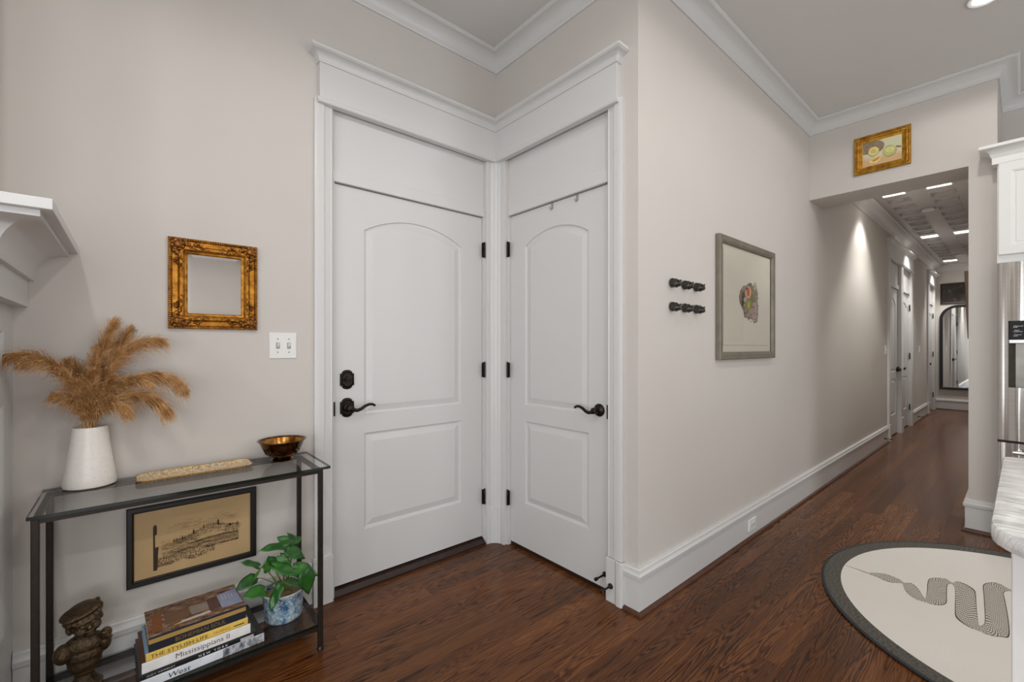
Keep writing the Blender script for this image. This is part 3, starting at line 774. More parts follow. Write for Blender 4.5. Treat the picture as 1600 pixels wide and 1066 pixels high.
# ------------------------------------------------------------------ tray
def tray_mat():
    k = NT('mosaic_print'); co = k.coord()
    v = k.node('ShaderNodeTexVoronoi'); k.link(co, v.inputs['Vector']); v.inputs['Scale'].default_value = 210
    sep = k.node('ShaderNodeSeparateColor'); k.link(v.outputs['Color'], sep.inputs[0])
    c = k.ramp(sep.outputs[0], [(0, lin(214, 190, 150)), (0.22, lin(226, 214, 188)), (0.40, lin(214, 160, 66)), (0.52, lin(120, 150, 168)), (0.62, lin(224, 196, 84)), (0.70, lin(186, 110, 70)), (0.78, lin(96, 128, 96)), (0.86, lin(226, 220, 208)), (0.95, lin(70, 66, 72))], 'CONSTANT')
    n = k.noise(co, 300, 2).outputs[0]
    k.link(k.mix(k.math('MULTIPLY', n, 0.5), c, lin(226, 200, 150)), k.p.inputs['Base Color'])
    k.p.inputs['Roughness'].default_value = 0.2; return k.m
def rrect(hx, hy, r, n=5):
    pts = []
    for (cx, cy, a0) in ((hx - r, hy - r, 0), (-hx + r, hy - r, PI / 2), (-hx + r, -hy + r, PI), (hx - r, -hy + r, 1.5 * PI)):
        for i in range(n + 1):
            a = a0 + PI / 2 * i / n; pts.append((cx + r * math.cos(a), cy + r * math.sin(a)))
    return pts
m = MB()
hx, hy = 0.183, 0.066
def rr(d, z): return [(x, y, z) for x, y in rrect(hx + d, hy + d, 0.028 + d)]
m.loft([rr(-0.020, 0), rr(-0.018, 0.001), rr(-0.004, 0.009), rr(0, 0.012), rr(-0.002, 0.0130), rr(-0.007, 0.0095), rr(-0.020, 0.0030)])
tray = m.build('serving_tray', tray_mat(), smooth=True, loc=(0.196, 2.113, TZ + 0.0005))
m = MB(); m.loft([rr(-0.001, 0.0113), rr(0.0012, 0.0122), rr(0.0006, 0.0138), rr(-0.0018, 0.0138), rr(-0.0026, 0.0126), rr(-0.001, 0.0113)], True, False); m.build('gilt_rim', M['goldbright'], tray, smooth=True)
tag(tray, 'long slim tray with multicoloured mosaic print and gilt rim', 'tray')

# ------------------------------------------------------------------ bowl
def tarnish():
    k = NT('tarnished_silver'); co = k.coord()
    n = k.noise(co, 22, 4, 0.6, 0.6).outputs[0]
    k.link(k.ramp(n, [(0.28, lin(66, 70, 80)), (0.45, lin(74, 58, 46)), (0.6, lin(128, 86, 42)), (0.75, lin(138, 136, 136))]), k.p.inputs['Base Color'])
    k.p.inputs['Metallic'].default_value = 1.0; k.p.inputs['Roughness'].default_value = 0.16
    k.bump(k.noise(co, 9, 2).outputs[0], 0.15, 0.004); return k.m
bc = onZ(441, 719, TZ)
prof = [(0.001, 0.001), (0.044, 0.001), (0.046, 0.005), (0.043, 0.008), (0.036, 0.012), (0.034, 0.015), (0.046, 0.019), (0.065, 0.033), (0.076, 0.054), (0.083, 0.072), (0.088, 0.084), (0.096, 0.088), (0.096, 0.0895), (0.089, 0.0875), (0.080, 0.075), (0.070, 0.052), (0.050, 0.034), (0.001, 0.029)]
bowl = MB().lathe(prof, n=56).build('footed_bowl', tarnish(), smooth=True, loc=(bc.x, bc.y, TZ + 0.0003))
MB().lathe([(0.0845, 0.0835), (0.0785, 0.0725), (0.0685, 0.0505), (0.049, 0.0335), (0.001, 0.0300), (0.0009, 0.0297), (0.049, 0.0330), (0.0688, 0.0500), (0.0790, 0.0722), (0.0850, 0.0833)], n=56).build('gilt_inside', gold('gilt_inside', lin(84, 52, 20), lin(150, 98, 36), lin(196, 146, 66), 0.24, 30), bowl, smooth=True)
tag(bowl, 'tarnished silver footed bowl with gilt inside at console end', 'bowl')

# ------------------------------------------------------------------ books
M['paper'] = mat('page_paper', lin(226, 218, 200), 0.8, var=0.06, vscale=300)
def bookm(name, c, rough=0.4): return mat(name, c, rough, var=0.08, vscale=25)
def book(label, x0, x1, y0, y1, z0, z1, cover, spine, rot=0.0):
    """spine faces the room (-y). Returns the root and the local half sizes."""
    hw, hd, t = (x1 - x0) / 2, (y1 - y0) / 2, z1 - z0
    r = empty('book', ((x0 + x1) / 2, (y0 + y1) / 2, z0), rot)
    c = 0.0025
    MB().box(-hw, hw, -hd + 0.003, hd, 0, c).box(-hw, hw, -hd + 0.003, hd, t - c, t).build('cover', cover, r, bevel=0.0008)
    MB().box(-hw + 0.004, hw - 0.004, -hd + 0.006, hd - 0.005, c, t - c).build('pages', M['paper'], r)
    m = MB(); m.loft([[(x, -hd + 0.003, 0), (x, -hd + 0.0006, 0.0015), (x, -hd, t * 0.3), (x, -hd, t * 0.7), (x, -hd + 0.0006, t - 0.0015), (x, -hd + 0.003, t)] for x in (-hw, hw)])
    m.build('spine', spine, r, smooth=True)
    tag(r, label, 'book', 'stacked art books')
    return r, hw, hd, t
BB = SZ + 0.0006
RT = 0.04
bw, hw, hd, t = book('bottom book of the stack, white spine titled West', 0.013, 0.383, 1.905, 2.165, BB, BB + 0.031, bookm('charcoal_cover', lin(44, 44, 46)), bookm('pale_spine', lin(214, 219, 226)), RT)
ink = bookm('black_ink', lin(20, 20, 22)); whit = bookm('white_ink', lin(236, 236, 234)); brn = bookm('brown_ink', lin(96, 74, 58)); gld = bookm('gold_ink', lin(168, 136, 76)); dgl = bookm('dull_gold_ink', lin(128, 106, 66))
text_mesh('West', 0.062, 0.017, 'title', ink, bw, (-hw + 0.078, -hd - 0.0004, 0.006), shear=0.15)
k = NT('winter_photo'); n = k.noise(k.mapping(k.coord(), (60, 60, 30)), 1.0, 5, 0.7).outputs[0]
k.link(k.ramp(n, [(0.35, lin(70, 74, 80)), (0.5, lin(150, 154, 160)), (0.65, lin(222, 225, 230))]), k.p.inputs['Base Color']); k.p.inputs['Roughness'].default_value = 0.35
MB().box(hw - 0.135, hw - 0.0005, -hd - 0.0004, -hd + 0.003, 0.001, t - 0.001).build('spine_photo', k.m, bw)
z = BB + 0.0312
bn, hw, hd, t = book('thin black book titled New York, second from the bottom', 0.016, 0.356, 1.906, 2.160, z, z + 0.018, bookm('slate_cover', lin(66, 70, 72)), bookm('black_spine', lin(24, 24, 26)), RT)
text_mesh('NEW YORK', 0.088, 0.0075, 'title', whit, bn, (-hw + 0.160, -hd - 0.0004, 0.005), spacing=1.6)
text_mesh('JUDY HOMELSY', 0.075, 0.0062, 'author', whit, bn, (-hw + 0.018, -hd - 0.0004, 0.005), spacing=1.3)
MB().box(hw - 0.052, hw - 0.008, -hd - 0.0004, -hd, 0.0030, 0.0056).box(hw - 0.052, hw - 0.008, -hd - 0.0004, -hd, 0.0085, 0.0112).build('spine_bars', whit, bn)
z += 0.0182
bm_, hw, hd, t = book('thick white book titled Mississippians II in the stack', 0.022, 0.338, 1.908, 2.135, z, z + 0.036, bookm('brown_cover', lin(92, 52, 34)), bookm('white_spine', lin(226, 226, 226)), RT)
text_mesh('Mississippians II', 0.158, 0.0225, 'title', brn, bm_, (-hw + 0.090, -hd - 0.0004, 0.006))
z += 0.0362
by, hw, hd, t = book('yellow book titled The Stylish Life above the white one', 0.033, 0.330, 1.910, 2.115, z, z + 0.026, bookm('sky_blue_cover', lin(128, 164, 198)), bookm('yellow_spine', lin(222, 188, 92)), RT)
text_mesh('THE STYLISH LIFE', 0.160, 0.0125, 'title', bookm('olive_ink', lin(84, 66, 22)), by, (-hw + 0.012, -hd - 0.0004, 0.006))
text_mesh('SKIING', 0.052, 0.0095, 'subtitle', bookm('ochre_ink', lin(166, 124, 40)), by, (-hw + 0.188, -hd - 0.0004, 0.008))
MB().box(hw - 0.045, hw - 0.012, -hd - 0.0004, -hd, 0.009, 0.0125).build('publisher_mark', ink, by)
z += 0.0262
k = NT('city_photo'); co = k.coord()
br = k.noise(k.mapping(co, (26, 60, 1)), 1.0, 5, 0.65).outputs[0]
bb = k.node('ShaderNodeTexBrick'); k.link(k.mapping(co, (9, 9, 1)), bb.inputs['Vector']); bb.inputs['Scale'].default_value = 3.0
bb.inputs['Color1'].default_value = lin(120, 86, 62); bb.inputs['Color2'].default_value = lin(70, 50, 44); bb.inputs['Mortar'].default_value = lin(176, 150, 130)
photo = k.ramp(br, [(0.32, lin(34, 24, 22)), (0.45, lin(104, 74, 56)), (0.58, lin(150, 118, 98)), (0.72, lin(206, 190, 182))])
k.link(k.mix(0.18, photo, bb.outputs[0]), k.p.inputs['Base Color']); k.p.inputs['Roughness'].default_value = 0.22
bo, hw, hd, t = book('top book of the stack with street photo cover, titled Bohemian Soul', 0.040, 0.324, 1.911, 2.112, z, z + 0.049, k.m, bookm('navy_spine', lin(36, 40, 50), 0.3), RT)
text_mesh('BOHEMIAN SOUL', 0.148, 0.014, 'title', dgl, bo, (-hw + 0.072, -hd - 0.0004, 0.008))
MB().box(-hw, hw, -hd - 0.0003, -hd + 0.0012, 0.028, 0.0425).build('gold_band', gld, bo)
# street photograph printed on the cover: buildings, pale street, sky
def cpoly(nm, pts, col, dz=0.0002):
    MB().poly([(x, y, t + dz) for x, y in pts]).build(nm, bookm(nm, col, 0.22), bo)
cpoly('photo_building', [(-hw + 0.010, -hd + 0.03), (-hw + 0.040, -hd + 0.03), (-hw + 0.045, hd - 0.05), (-hw + 0.02, hd - 0.045)], lin(134, 82, 52))
cpoly('photo_wall', [(-hw + 0.050, -hd + 0.055), (-hw + 0.120, -hd + 0.060), (-hw + 0.120, hd - 0.07), (-hw + 0.050, hd - 0.06)], lin(112, 84, 66))
cpoly('photo_facade', [(-hw + 0.125, -hd + 0.065), (-hw + 0.185, -hd + 0.065), (-hw + 0.185, hd - 0.075), (-hw + 0.125, hd - 0.07)], lin(146, 134, 126))
cpoly('photo_street', [(-hw + 0.080, -hd + 0.030), (-hw + 0.180, -hd + 0.036), (-hw + 0.180, -hd + 0.052), (-hw + 0.095, -hd + 0.046)], lin(206, 194, 190), 0.0003)
cpoly('photo_tower', [(-hw + 0.178, -hd + 0.045), (-hw + 0.214, -hd + 0.050), (-hw + 0.212, hd - 0.055), (-hw + 0.180, hd - 0.06)], lin(88, 62, 60), 0.0003)
cpoly('photo_sky', [(-hw + 0.215, -hd + 0.040), (hw - 0.004, -hd + 0.032), (hw - 0.006, hd - 0.040), (-hw + 0.215, hd - 0.05)], lin(146, 158, 188), 0.0003)
cpoly('photo_lamp', [(-hw + 0.070, -hd + 0.032), (-hw + 0.094, -hd + 0.034), (-hw + 0.092, -hd + 0.040), (-hw + 0.074, -hd + 0.038)], lin(222, 170, 84), 0.0004)
for i, xx in enumerate((0.226, 0.236, 0.247, 0.257)):
    cpoly('photo_spire', [(-hw + xx, -hd + 0.10), (-hw + xx + 0.004, -hd + 0.10), (-hw + xx + 0.003, hd - 0.05 - 0.006 * i), (-hw + xx + 0.001, hd - 0.05 - 0.006 * i)], lin(196, 182, 186), 0.0004)

# ------------------------------------------------------------------ potted plant
def pot_mat():
    k = NT('blue_white_glaze'); co = k.coord()
    v = k.node('ShaderNodeTexVoronoi', feature='DISTANCE_TO_EDGE'); k.link(k.mapping(co, (1, 1, 1)), v.inputs['Vector']); v.inputs['Scale'].default_value = 70
    n = k.noise(co, 34, 4, 0.6, 0.8).outputs[0]
    base = k.ramp(n, [(0.36, lin(70, 104, 138)), (0.47, lin(150, 178, 196)), (0.6, lin(196, 210, 216))])
    crack = k.ramp(v.outputs['Distance'], [(0.0, lin(226, 232, 234)), (0.07, lin(110, 142, 168)), (0.16, (1, 1, 1, 1))])
    k.link(k.mix(0.75, base, crack, 'MULTIPLY'), k.p.inputs['Base Color']); k.p.inputs['Roughness'].default_value = 0.15
    return k.m
pc = onZ(443, 962, SZ)
plant = empty('potted_plant', (pc.x, pc.y, SZ + 0.0004))
tag(plant, 'leafy green pothos in a blue and white glazed pot on lower shelf', 'potted plant')
pot = MB().lathe([(0.001, 0.0), (0.068, 0.0), (0.071, 0.003), (0.072, 0.010), (0.074, 0.05), (0.078, 0.095), (0.081, 0.106), (0.0825, 0.112), (0.0815, 0.116), (0.078, 0.115), (0.075, 0.10), (0.070, 0.09), (0.001, 0.09)], n=48).build('pot', pot_mat(), plant, smooth=True)
MB().lathe([(0.079, 0.1155), (0.0825, 0.113), (0.0830, 0.1155), (0.0805, 0.1185), (0.0780, 0.1170)], n=48).build('rim', mat('cream_glaze', lin(214, 208, 196), 0.2, var=0.05), pot, smooth=True)
MB().lathe([(0.001, 0.094), (0.074, 0.093), (0.074, 0.097), (0.05, 0.101), (0.001, 0.102)], n=30).build('soil', mat('pebble_soil', lin(150, 128, 104), 0.9, var=0.45, vscale=160, bump=0.6, bscale=120, bdist=0.004), pot, smooth=True)
def leaf_mat():
    k = NT('pothos_leaf'); info = k.node('ShaderNodeObjectInfo'); co = k.coord()
    n = k.noise(co, 30, 3).outputs[0]
    a = k.ramp(n, [(0.3, lin(28, 84, 30)), (0.7, lin(62, 124, 44))])
    tone = k.ramp(info.outputs['Random'], [(0, (0.55, 0.6, 0.6, 1)), (0.6, (1, 1, 1, 1)), (1, (1.5, 1.3, 1.1, 1))])
    k.link(k.mix(1.0, a, tone, 'MULTIPLY'), k.p.inputs['Base Color']); k.p.inputs['Roughness'].default_value = 0.3
    return k.m
lmat = leaf_mat(); smat = mat('leaf_stalk', lin(120, 132, 62), 0.5, var=0.2, vscale=40)
p0 = Vector(plant.location)
def pleaf(pb, pt, yb, yt, wid, roll=0.0, fold=0.25):
    """heart-shaped leaf from base pixel to tip pixel at the given depths, stalk back to the pot"""
    b = onY(pb[0], pb[1], pc.y + yb) - p0; tpt = onY(pt[0], pt[1], pc.y + yt) - p0
    d = tpt - b; L = d.length; d.normalize()
    view = (Vector((0, 0, H)) - p0 - b).normalized()
    nrm = (view * 0.8 + Vector((0, 0, 0.8))); nrm = (nrm - d * nrm.dot(d)).normalized()
    nrm = (Matrix.Rotation(roll, 3, d) @ nrm); s = d.cross(nrm).normalized()
    n = 10; vs = []; fs = []
    for i in range(n + 1):
        t = i / n
        wv = wid * (math.sin(PI * min(1.0, (t * 0.80 + 0.20)) ** 0.80) ** 0.85 if t < 1 else 0.0)
        if i == 0: wv = wid * 0.42
        back = -0.13 * L * (1 - t) ** 5
        for j in range(-3, 4):
            u = j / 3
            off = back * abs(u) ** 0.6 if i < 3 else 0
            cur = -0.16 * L * (t - 0.35) ** 2 * 1.6
            vs.append(b + d * (t * L + off * 1.3) + s * (wv * u) + nrm * (fold * abs(u) * wv * 0.55 - fold * (u * u) * wv * 0.35 + cur + 0.003 * math.sin(9 * t + 2 * u)))
    for i in range(n):
        for j in range(6):
            a = i * 7 + j; fs.append((a, a + 1, a + 8, a + 7))
    m = MB().add(vs, fs); o = m.build('leaf', lmat, plant, smooth=True)
    sd = o.modifiers.new('thickness', 'SOLIDIFY'); sd.thickness = 0.0007
    root = Vector((rg.uniform(-0.025, 0.025), rg.uniform(-0.025, 0.025), 0.098)); mid = root.lerp(b, 0.55) + Vector((0, 0, 0.03))
    pts = [root * (1 - t) ** 2 + mid * (2 * t * (1 - t)) + b * t * t for t in [k / 8 for k in range(9)]]
    MB().tube(pts, [0.0024] * 5 + [0.002, 0.0018, 0.0016, 0.0014], 6).build('stalk', smat, plant, smooth=True)
pleaf((404, 884), (377, 877), 0.04, 0.03, 0.020, 0.2)
pleaf((445, 853), (406, 858), 0.02, 0.0, 0.024, 0.15)
pleaf((457, 851), (432, 838), 0.0, 0.05, 0.022, -0.3)
pleaf((461, 853), (451, 832), -0.03, -0.03, 0.022, 0.5)
pleaf((458, 846), (471, 838), -0.02, 0.0, 0.020, 0.2)
pleaf((450, 859), (478, 872), -0.05, -0.07, 0.026, 0.1)
pleaf((415, 880), (394, 906), -0.02, -0.05, 0.014, 0.9)
pleaf((397, 903), (368, 922), 0.0, -0.02, 0.026, -0.15)
pleaf((412, 922), (381, 932), -0.08, -0.10, 0.034, 0.1)
pleaf((437, 917), (420, 956), -0.09, -0.10, 0.022, 0.25)
pleaf((430, 884), (472, 899), -0.05, -0.08, 0.026, -0.1)
pleaf((463, 887), (499, 898), -0.05, -0.06, 0.030, 0.1)
pleaf((478, 895), (484, 930), -0.09, -0.10, 0.032, -0.3)
pleaf((472, 913), (443, 906), -0.09, -0.10, 0.026, 0.2)
pleaf((428, 884), (420, 868), 0.0, 0.03, 0.026, 0.3)
pleaf((418, 893), (414, 877), -0.03, -0.02, 0.014, 0.2)
pleaf((438, 870), (455, 893), -0.03, -0.06, 0.020, 0.4)

# ------------------------------------------------------------------ cherub bust
def bust_mat():
    k = NT('worn_bronze'); co = k.coord()
    n = k.noise(co, 55, 4, 0.6).outputs[0]
    g = k.node('ShaderNodeNewGeometry')
    pt = k.ramp(g.outputs['Pointiness'], [(0.46, (0, 0, 0, 1)), (0.56, (1, 1, 1, 1))])
    a = k.ramp(n, [(0.35, lin(22, 18, 15)), (0.6, lin(44, 35, 27)), (0.8, lin(74, 50, 30))])
    k.link(k.mix(k.math('MULTIPLY', pt, 0.45), a, lin(150, 120, 80)), k.p.inputs['Base Color'])
    k.p.inputs['Metallic'].default_value = 0.55; k.p.inputs['Roughness'].default_value = 0.34
    k.bump(k.noise(co, 80, 4, 0.65).outputs[0], 0.9, 0.006); return k.m
ch = empty('cherub_bust', (-0.118, 2.055, SZ + 0.0004))
tag(ch, 'dark bronze cherub bust with tilted cap on the lower shelf', 'statuette')
fw = Vector((0.30, -0.95, -0.05)).normalized()          # facing the room
rt = Vector((0, 0, 1)).cross(fw).normalized()     # to our right
tilt = Matrix.Rotation(math.radians(13), 3, fw)
def hp(r, f, u):        # head frame about head centre
    v = tilt @ (rt * r + fw * f + Vector((0, 0, u))); return Vector((0, 0, 0.216)) + v * 0.98
RH = tilt @ Matrix(((rt.x, fw.x, 0), (rt.y, fw.y, 0), (rt.z, fw.z, 1)))
m = MB()
m.ellipsoid(hp(0, 0, 0), (0.040, 0.042, 0.044), RH)
m.ellipsoid(hp(0.016, 0.024, -0.015), (0.019, 0.018, 0.017), RH); m.ellipsoid(hp(-0.016, 0.024, -0.015), (0.019, 0.018, 0.017), RH)
m.ellipsoid(hp(0, 0.033, -0.032), (0.013, 0.011, 0.010), RH)               # chin
m.ellipsoid(hp(0, 0.044, -0.006), (0.0065, 0.008, 0.008), RH)              # nose
m.ellipsoid(hp(0, 0.040, -0.021), (0.0105, 0.005, 0.0035), RH); m.ellipsoid(hp(0, 0.039, -0.027), (0.0085, 0.005, 0.0030), RH)
m.ellipsoid(hp(0, 0.034, 0.014), (0.028, 0.010, 0.007), RH)                # brow
m.ellipsoid(hp(0.0415, -0.002, -0.006), (0.007, 0.011, 0.015), RH); m.ellipsoid(hp(-0.0415, -0.002, -0.006), (0.008, 0.012, 0.016), RH)
for i in range(11):      # curls under the cap
    a = PI * (i / 10.0) * 1.1 - 0.15
    m.ellipsoid(hp(0.042 * math.cos(a), 0.034 * math.sin(a) * 0.95, 0.020), (0.010, 0.010, 0.009), RH, 8, 6)
m.ellipsoid((0, 0, 0.176), (0.025, 0.025, 0.026))                           # neck
m.ellipsoid((0, 0, 0.140), (0.056, 0.036, 0.036)); m.ellipsoid((0, 0, 0.112), (0.052, 0.036, 0.040)); m.ellipsoid((0, 0, 0.084), (0.044, 0.032, 0.040))
m.ellipsoid(rt * 0.048 + Vector((0, 0, 0.120)), (0.022, 0.024, 0.030)); m.ellipsoid(rt * -0.052 + Vector((0, 0, 0.134)), (0.025, 0.028, 0.032))
m.ellipsoid(rt * 0.044 + fw * 0.03 + Vector((0, 0, 0.145)), (0.015, 0.016, 0.030)); m.ellipsoid(rt * 0.044 + fw * 0.040 + Vector((0, 0, 0.170)), (0.016, 0.015, 0.018))
for i in range(4): m.ellipsoid(rt * (0.036 + 0.005 * i) + fw * 0.052 + Vector((0, 0, 0.178 - 0.007 * i)), (0.009, 0.005, 0.0035))
bust = m.build('figure', bust_mat(), ch, smooth=True)
rmm = bust.modifiers.new('remesh', 'REMESH'); rmm.mode = 'VOXEL'; rmm.voxel_size = 0.0026; rmm.use_smooth_shade = True
m = MB()
m.ellipsoid(hp(0.000, -0.010, 0.035), (0.054, 0.046, 0.012), RH, 20, 10); m.ellipsoid(hp(0.006, -0.014, 0.041), (0.040, 0.036, 0.012), RH, 16, 10)
m.ellipsoid(hp(0.030, 0.018, 0.036), (0.016, 0.012, 0.010), RH); m.ellipsoid(hp(-0.026, 0.020, 0.037), (0.022, 0.014, 0.008), RH)
for i in range(4): m.ellipsoid(hp(0.046 + 0.004 * (i % 2), 0.004 - 0.01 * i, 0.022 + 0.005 * i), (0.008, 0.012, 0.006), RH, 8, 6)
cap = m.build('cap', bust.data.materials[0], ch, smooth=True)
rmm = cap.modifiers.new('remesh', 'REMESH'); rmm.mode = 'VOXEL'; rmm.voxel_size = 0.0026; rmm.use_smooth_shade = True
for s in (-1, 1):
    MB().ellipsoid(hp(0.014 * s, 0.038, 0.004), (0.0062, 0.004, 0.0042), RH, 10, 7).build('eye', bust.data.materials[0], ch, smooth=True)
MB().lathe([(0.001, 0), (0.046, 0), (0.047, 0.006), (0.040, 0.010), (0.036, 0.018), (0.026, 0.028), (0.024, 0.044), (0.032, 0.056), (0.001, 0.060)], n=32).build('socle', bust.data.materials[0], ch, smooth=True)

# ------------------------------------------------------------------ things on the left wall
def wall_thing(name, x, z, label, cat, plane=YL, rotz=0.0, group=None):
    e = empty(name, (x, plane, z), rotz); return tag(e, label, cat, group)
# gilt mirror
mw, mh = 0.312, 0.366
gm = wall_thing('wall_mirror', 0.2665, 1.496, 'small mirror in ornate antique gold frame above the console', 'mirror')
MB().frame([(0, 0), (0, 0.010), (0.003, 0.015), (0.009, 0.016), (0.012, 0.012), (0.014, 0.010), (0.030, 0.013), (0.033, 0.020), (0.037, 0.024), (0.046, 0.025), (0.052, 0.021), (0.054, 0.016), (0.058, 0.014), (0.063, 0.010), (0.063, 0.003), (0.0, 0.0)], mw, mh).build('gilt_frame', M['gold'], gm, smooth=True)
rg2 = random.Random(5)
bead = MB(); nb = 44
for side in range(4):
    Ls = mw if side % 2 == 0 else mh
    for i in range(int(Ls / 0.0085)):
        a = -Ls / 2 + (i + 0.5) * 0.0085
        p = {0: (a, mh / 2 - 0.006), 1: (mw / 2 - 0.006, a), 2: (a, -mh / 2 + 0.006), 3: (-mw / 2 + 0.006, a)}[side]
        bead.ellipsoid((p[0], -0.016, p[1]), (0.0034, 0.0035, 0.0034), None, 6, 4)
bo_ = bead.build('beading', M['golddark'], gm, smooth=True); bo_['kind'] = 'stuff'
for sx in (-1, 1):
    for sz in (-1, 1):
        o = MB(); cx, cz = sx * (mw / 2 - 0.030), sz * (mh / 2 - 0.030)
        o.ellipsoid((cx, -0.027, cz), (0.017, 0.011, 0.017), None, 14, 8)
        for k_ in range(8):
            a = k_ * PI / 4 + 0.3
            o.ellipsoid((cx + 0.018 * math.cos(a), -0.023, cz + 0.018 * math.sin(a)), (0.0085, 0.007, 0.0085), None, 8, 6)
        for k_ in range(9):      # scroll running along each side from the corner
            d_ = 0.024 + 0.0085 * k_; r_ = 0.0115 - 0.0009 * k_
            o.ellipsoid((cx - sx * d_, -0.021, cz + sz * 0.010 * math.cos(k_ * 1.3)), (r_, 0.006, r_ * 0.8), None, 8, 6)
            o.ellipsoid((cx + sx * 0.010 * math.cos(k_ * 1.3), -0.021, cz - sz * d_), (r_ * 0.8, 0.006, r_), None, 8, 6)
            if k_ > 1:
                o.ellipsoid((cx - sx * (d_ + 0.01), -0.022, cz - sz * (0.014 + 0.003 * math.sin(k_ * 2))), (0.0055, 0.005, 0.004), None, 8, 6)
                o.ellipsoid((cx - sx * (0.014 + 0.003 * math.sin(k_ * 2)), -0.022, cz - sz * (d_ + 0.01)), (0.004, 0.005, 0.0055), None, 8, 6)
        for k_ in range(9):
            o.ellipsoid((cx + rg2.uniform(-0.024, 0.024), -0.020, cz + rg2.uniform(-0.024, 0.024)), (0.006, 0.006, 0.005), None, 8, 6)
        o.build('corner_ornament', M['golddark'], gm, smooth=True)
gw, gh = mw - 0.122, mh - 0.122; bv = 0.012
def rc(d, y): 
    w_, h_, c_ = gw / 2 - d, gh / 2 - d, 0.008
    return [(-w_ + c_, y, -h_), (w_ - c_, y, -h_), (w_, y, -h_ + c_), (w_, y, h_ - c_), (w_ - c_, y, h_), (-w_ + c_, y, h_), (-w_, y, h_ - c_), (-w_, y, -h_ + c_)]
mg = MB().add(rc(bv, -0.0085), [tuple(range(8))]).build('mirror_glass', M['mirror'], gm)
MB().loft([rc(0, -0.0079), rc(bv, -0.0085)], True, False).build('bevel', M['mirror'], mg)
MB().box(-mw / 2 + 0.05, mw / 2 - 0.05, -0.005, -0.001, -mh / 2 + 0.05, mh / 2 - 0.05).build('backing', M['golddark'], gm)
# light switch
sw = wall_thing('light_switch', 0.5285, 1.245, 'white two gang light switch plate between mirror and door', 'light switch')
w_, h_ = 0.0575, 0.0595
MB().loft([[(x * k, -d, z * k2) for x, z in ((-w_, -h_), (w_, -h_), (w_, h_), (-w_, h_))] for d, k, k2 in ((0, 1, 1), (0.003, 1, 1), (0.006, 0.94, 0.945))]).build('plate', M['plastic'], sw, bevel=0.001)
for x in (-0.023, 0.023):
    MB().box(x - 0.0075, x + 0.0075, -0.0075, -0.005, -0.014, 0.014).build('toggle_slot', M['grey'], sw)
    MB().loft([[(x - 0.005, -0.006, -0.009), (x + 0.005, -0.006, -0.009), (x + 0.005, -0.006, 0.006), (x - 0.005, -0.006, 0.006)], [(x - 0.0042, -0.016, 0.004), (x + 0.0042, -0.016, 0.004), (x + 0.0042, -0.016, 0.011), (x - 0.0042, -0.016, 0.011)]]).build('toggle', M['plastic'], sw, bevel=0.0008)
    for z in (-0.030, 0.030):
        MB().lathe([(0.0001, 0), (0.0034, 0), (0.0026, 0.0016), (0.0001, 0.002)], n=12).build('screw', M['grey'], sw).matrix_local = Matrix.Translation((x, -0.0058, z)) @ Matrix.Rotation(PI / 2, 4, 'X')
# framed etching
pw, ph = 0.431, 0.302
ep = wall_thing('framed_print', 0.2015, 0.473, 'black framed etching of a distant city hung under the console top', 'picture')
MB().frame([(0, 0), (0, 0.018), (0.003, 0.021), (0.016, 0.021), (0.019, 0.015), (0.022, 0.014), (0.022, 0.004), (0, 0)], pw, ph).build('picture_frame', M['black'], ep, bevel=0.0008)
MB().box(-pw / 2 + 0.018, pw / 2 - 0.018, -0.006, -0.002, -ph / 2 + 0.018, ph / 2 - 0.018).build('paper', mat('aged_paper', lin(206, 174, 126), 0.8, var=0.06, vscale=9), ep)
etch = mat('etching_ink', lin(58, 44, 30), 0.8); etch2 = mat('etching_ink_light', lin(112, 86, 56), 0.8)
rg3 = random.Random(21)
def stroke(m, x0, z0, x1, z1, w):
    d = Vector((x1 - x0, z1 - z0)); L = max(d.length, 1e-6); nx, nz = -d.y / L * w / 2, d.x / L * w / 2; y = -0.0063 - rg3.random() * 0.0001
    m.add([(x0 - nx, y, z0 - nz), (x0 + nx, y, z0 + nz), (x1 + nx, y, z1 + nz), (x1 - nx, y, z1 - nz)], [(0, 1, 2, 3)])
dk, lt = MB(), MB()
def hz(x): return -0.002 + 0.010 * math.sin(x * 12 + 0.6) + 0.004 * math.sin(x * 40)   # skyline height
XA, XZ = -0.128, 0.150
for i in range(900):        # town below the skyline
    x = rg3.uniform(-0.075, XZ); b = hz(x) + 0.016 * math.exp(-((x - 0.06) / 0.07) ** 2); dp = rg3.random() ** 1.6 * (0.032 if x > -0.02 else 0.018)
    z = b - dp
    if rg3.random() < 0.55: stroke(dk if rg3.random() < 0.6 else lt, x, z, x, z + rg3.uniform(0.002, 0.008), 0.0008)
    else: stroke(dk if rg3.random() < 0.5 else lt, x, z, x + rg3.uniform(0.004, 0.014), z + rg3.uniform(-0.001, 0.001), 0.0007)
for x, hh, ww in ((-0.045, 0.017, 0.003), (-0.008, 0.020, 0.0055), (0.026, 0.018, 0.003), (0.060, 0.014, 0.002), (0.076, 0.026, 0.006), (0.118, 0.010, 0.010), (0.145, 0.016, 0.003)):
    b = hz(x) + 0.016 * math.exp(-((x - 0.06) / 0.07) ** 2) - 0.006
    dk.add([(x - ww / 2, -0.0064, b), (x + ww / 2, -0.0064, b), (x + ww / 2, -0.0064, b + hh * 0.72), (x, -0.0064, b + hh), (x - ww / 2, -0.0064, b + hh * 0.72)], [(0, 1, 2, 3, 4)])
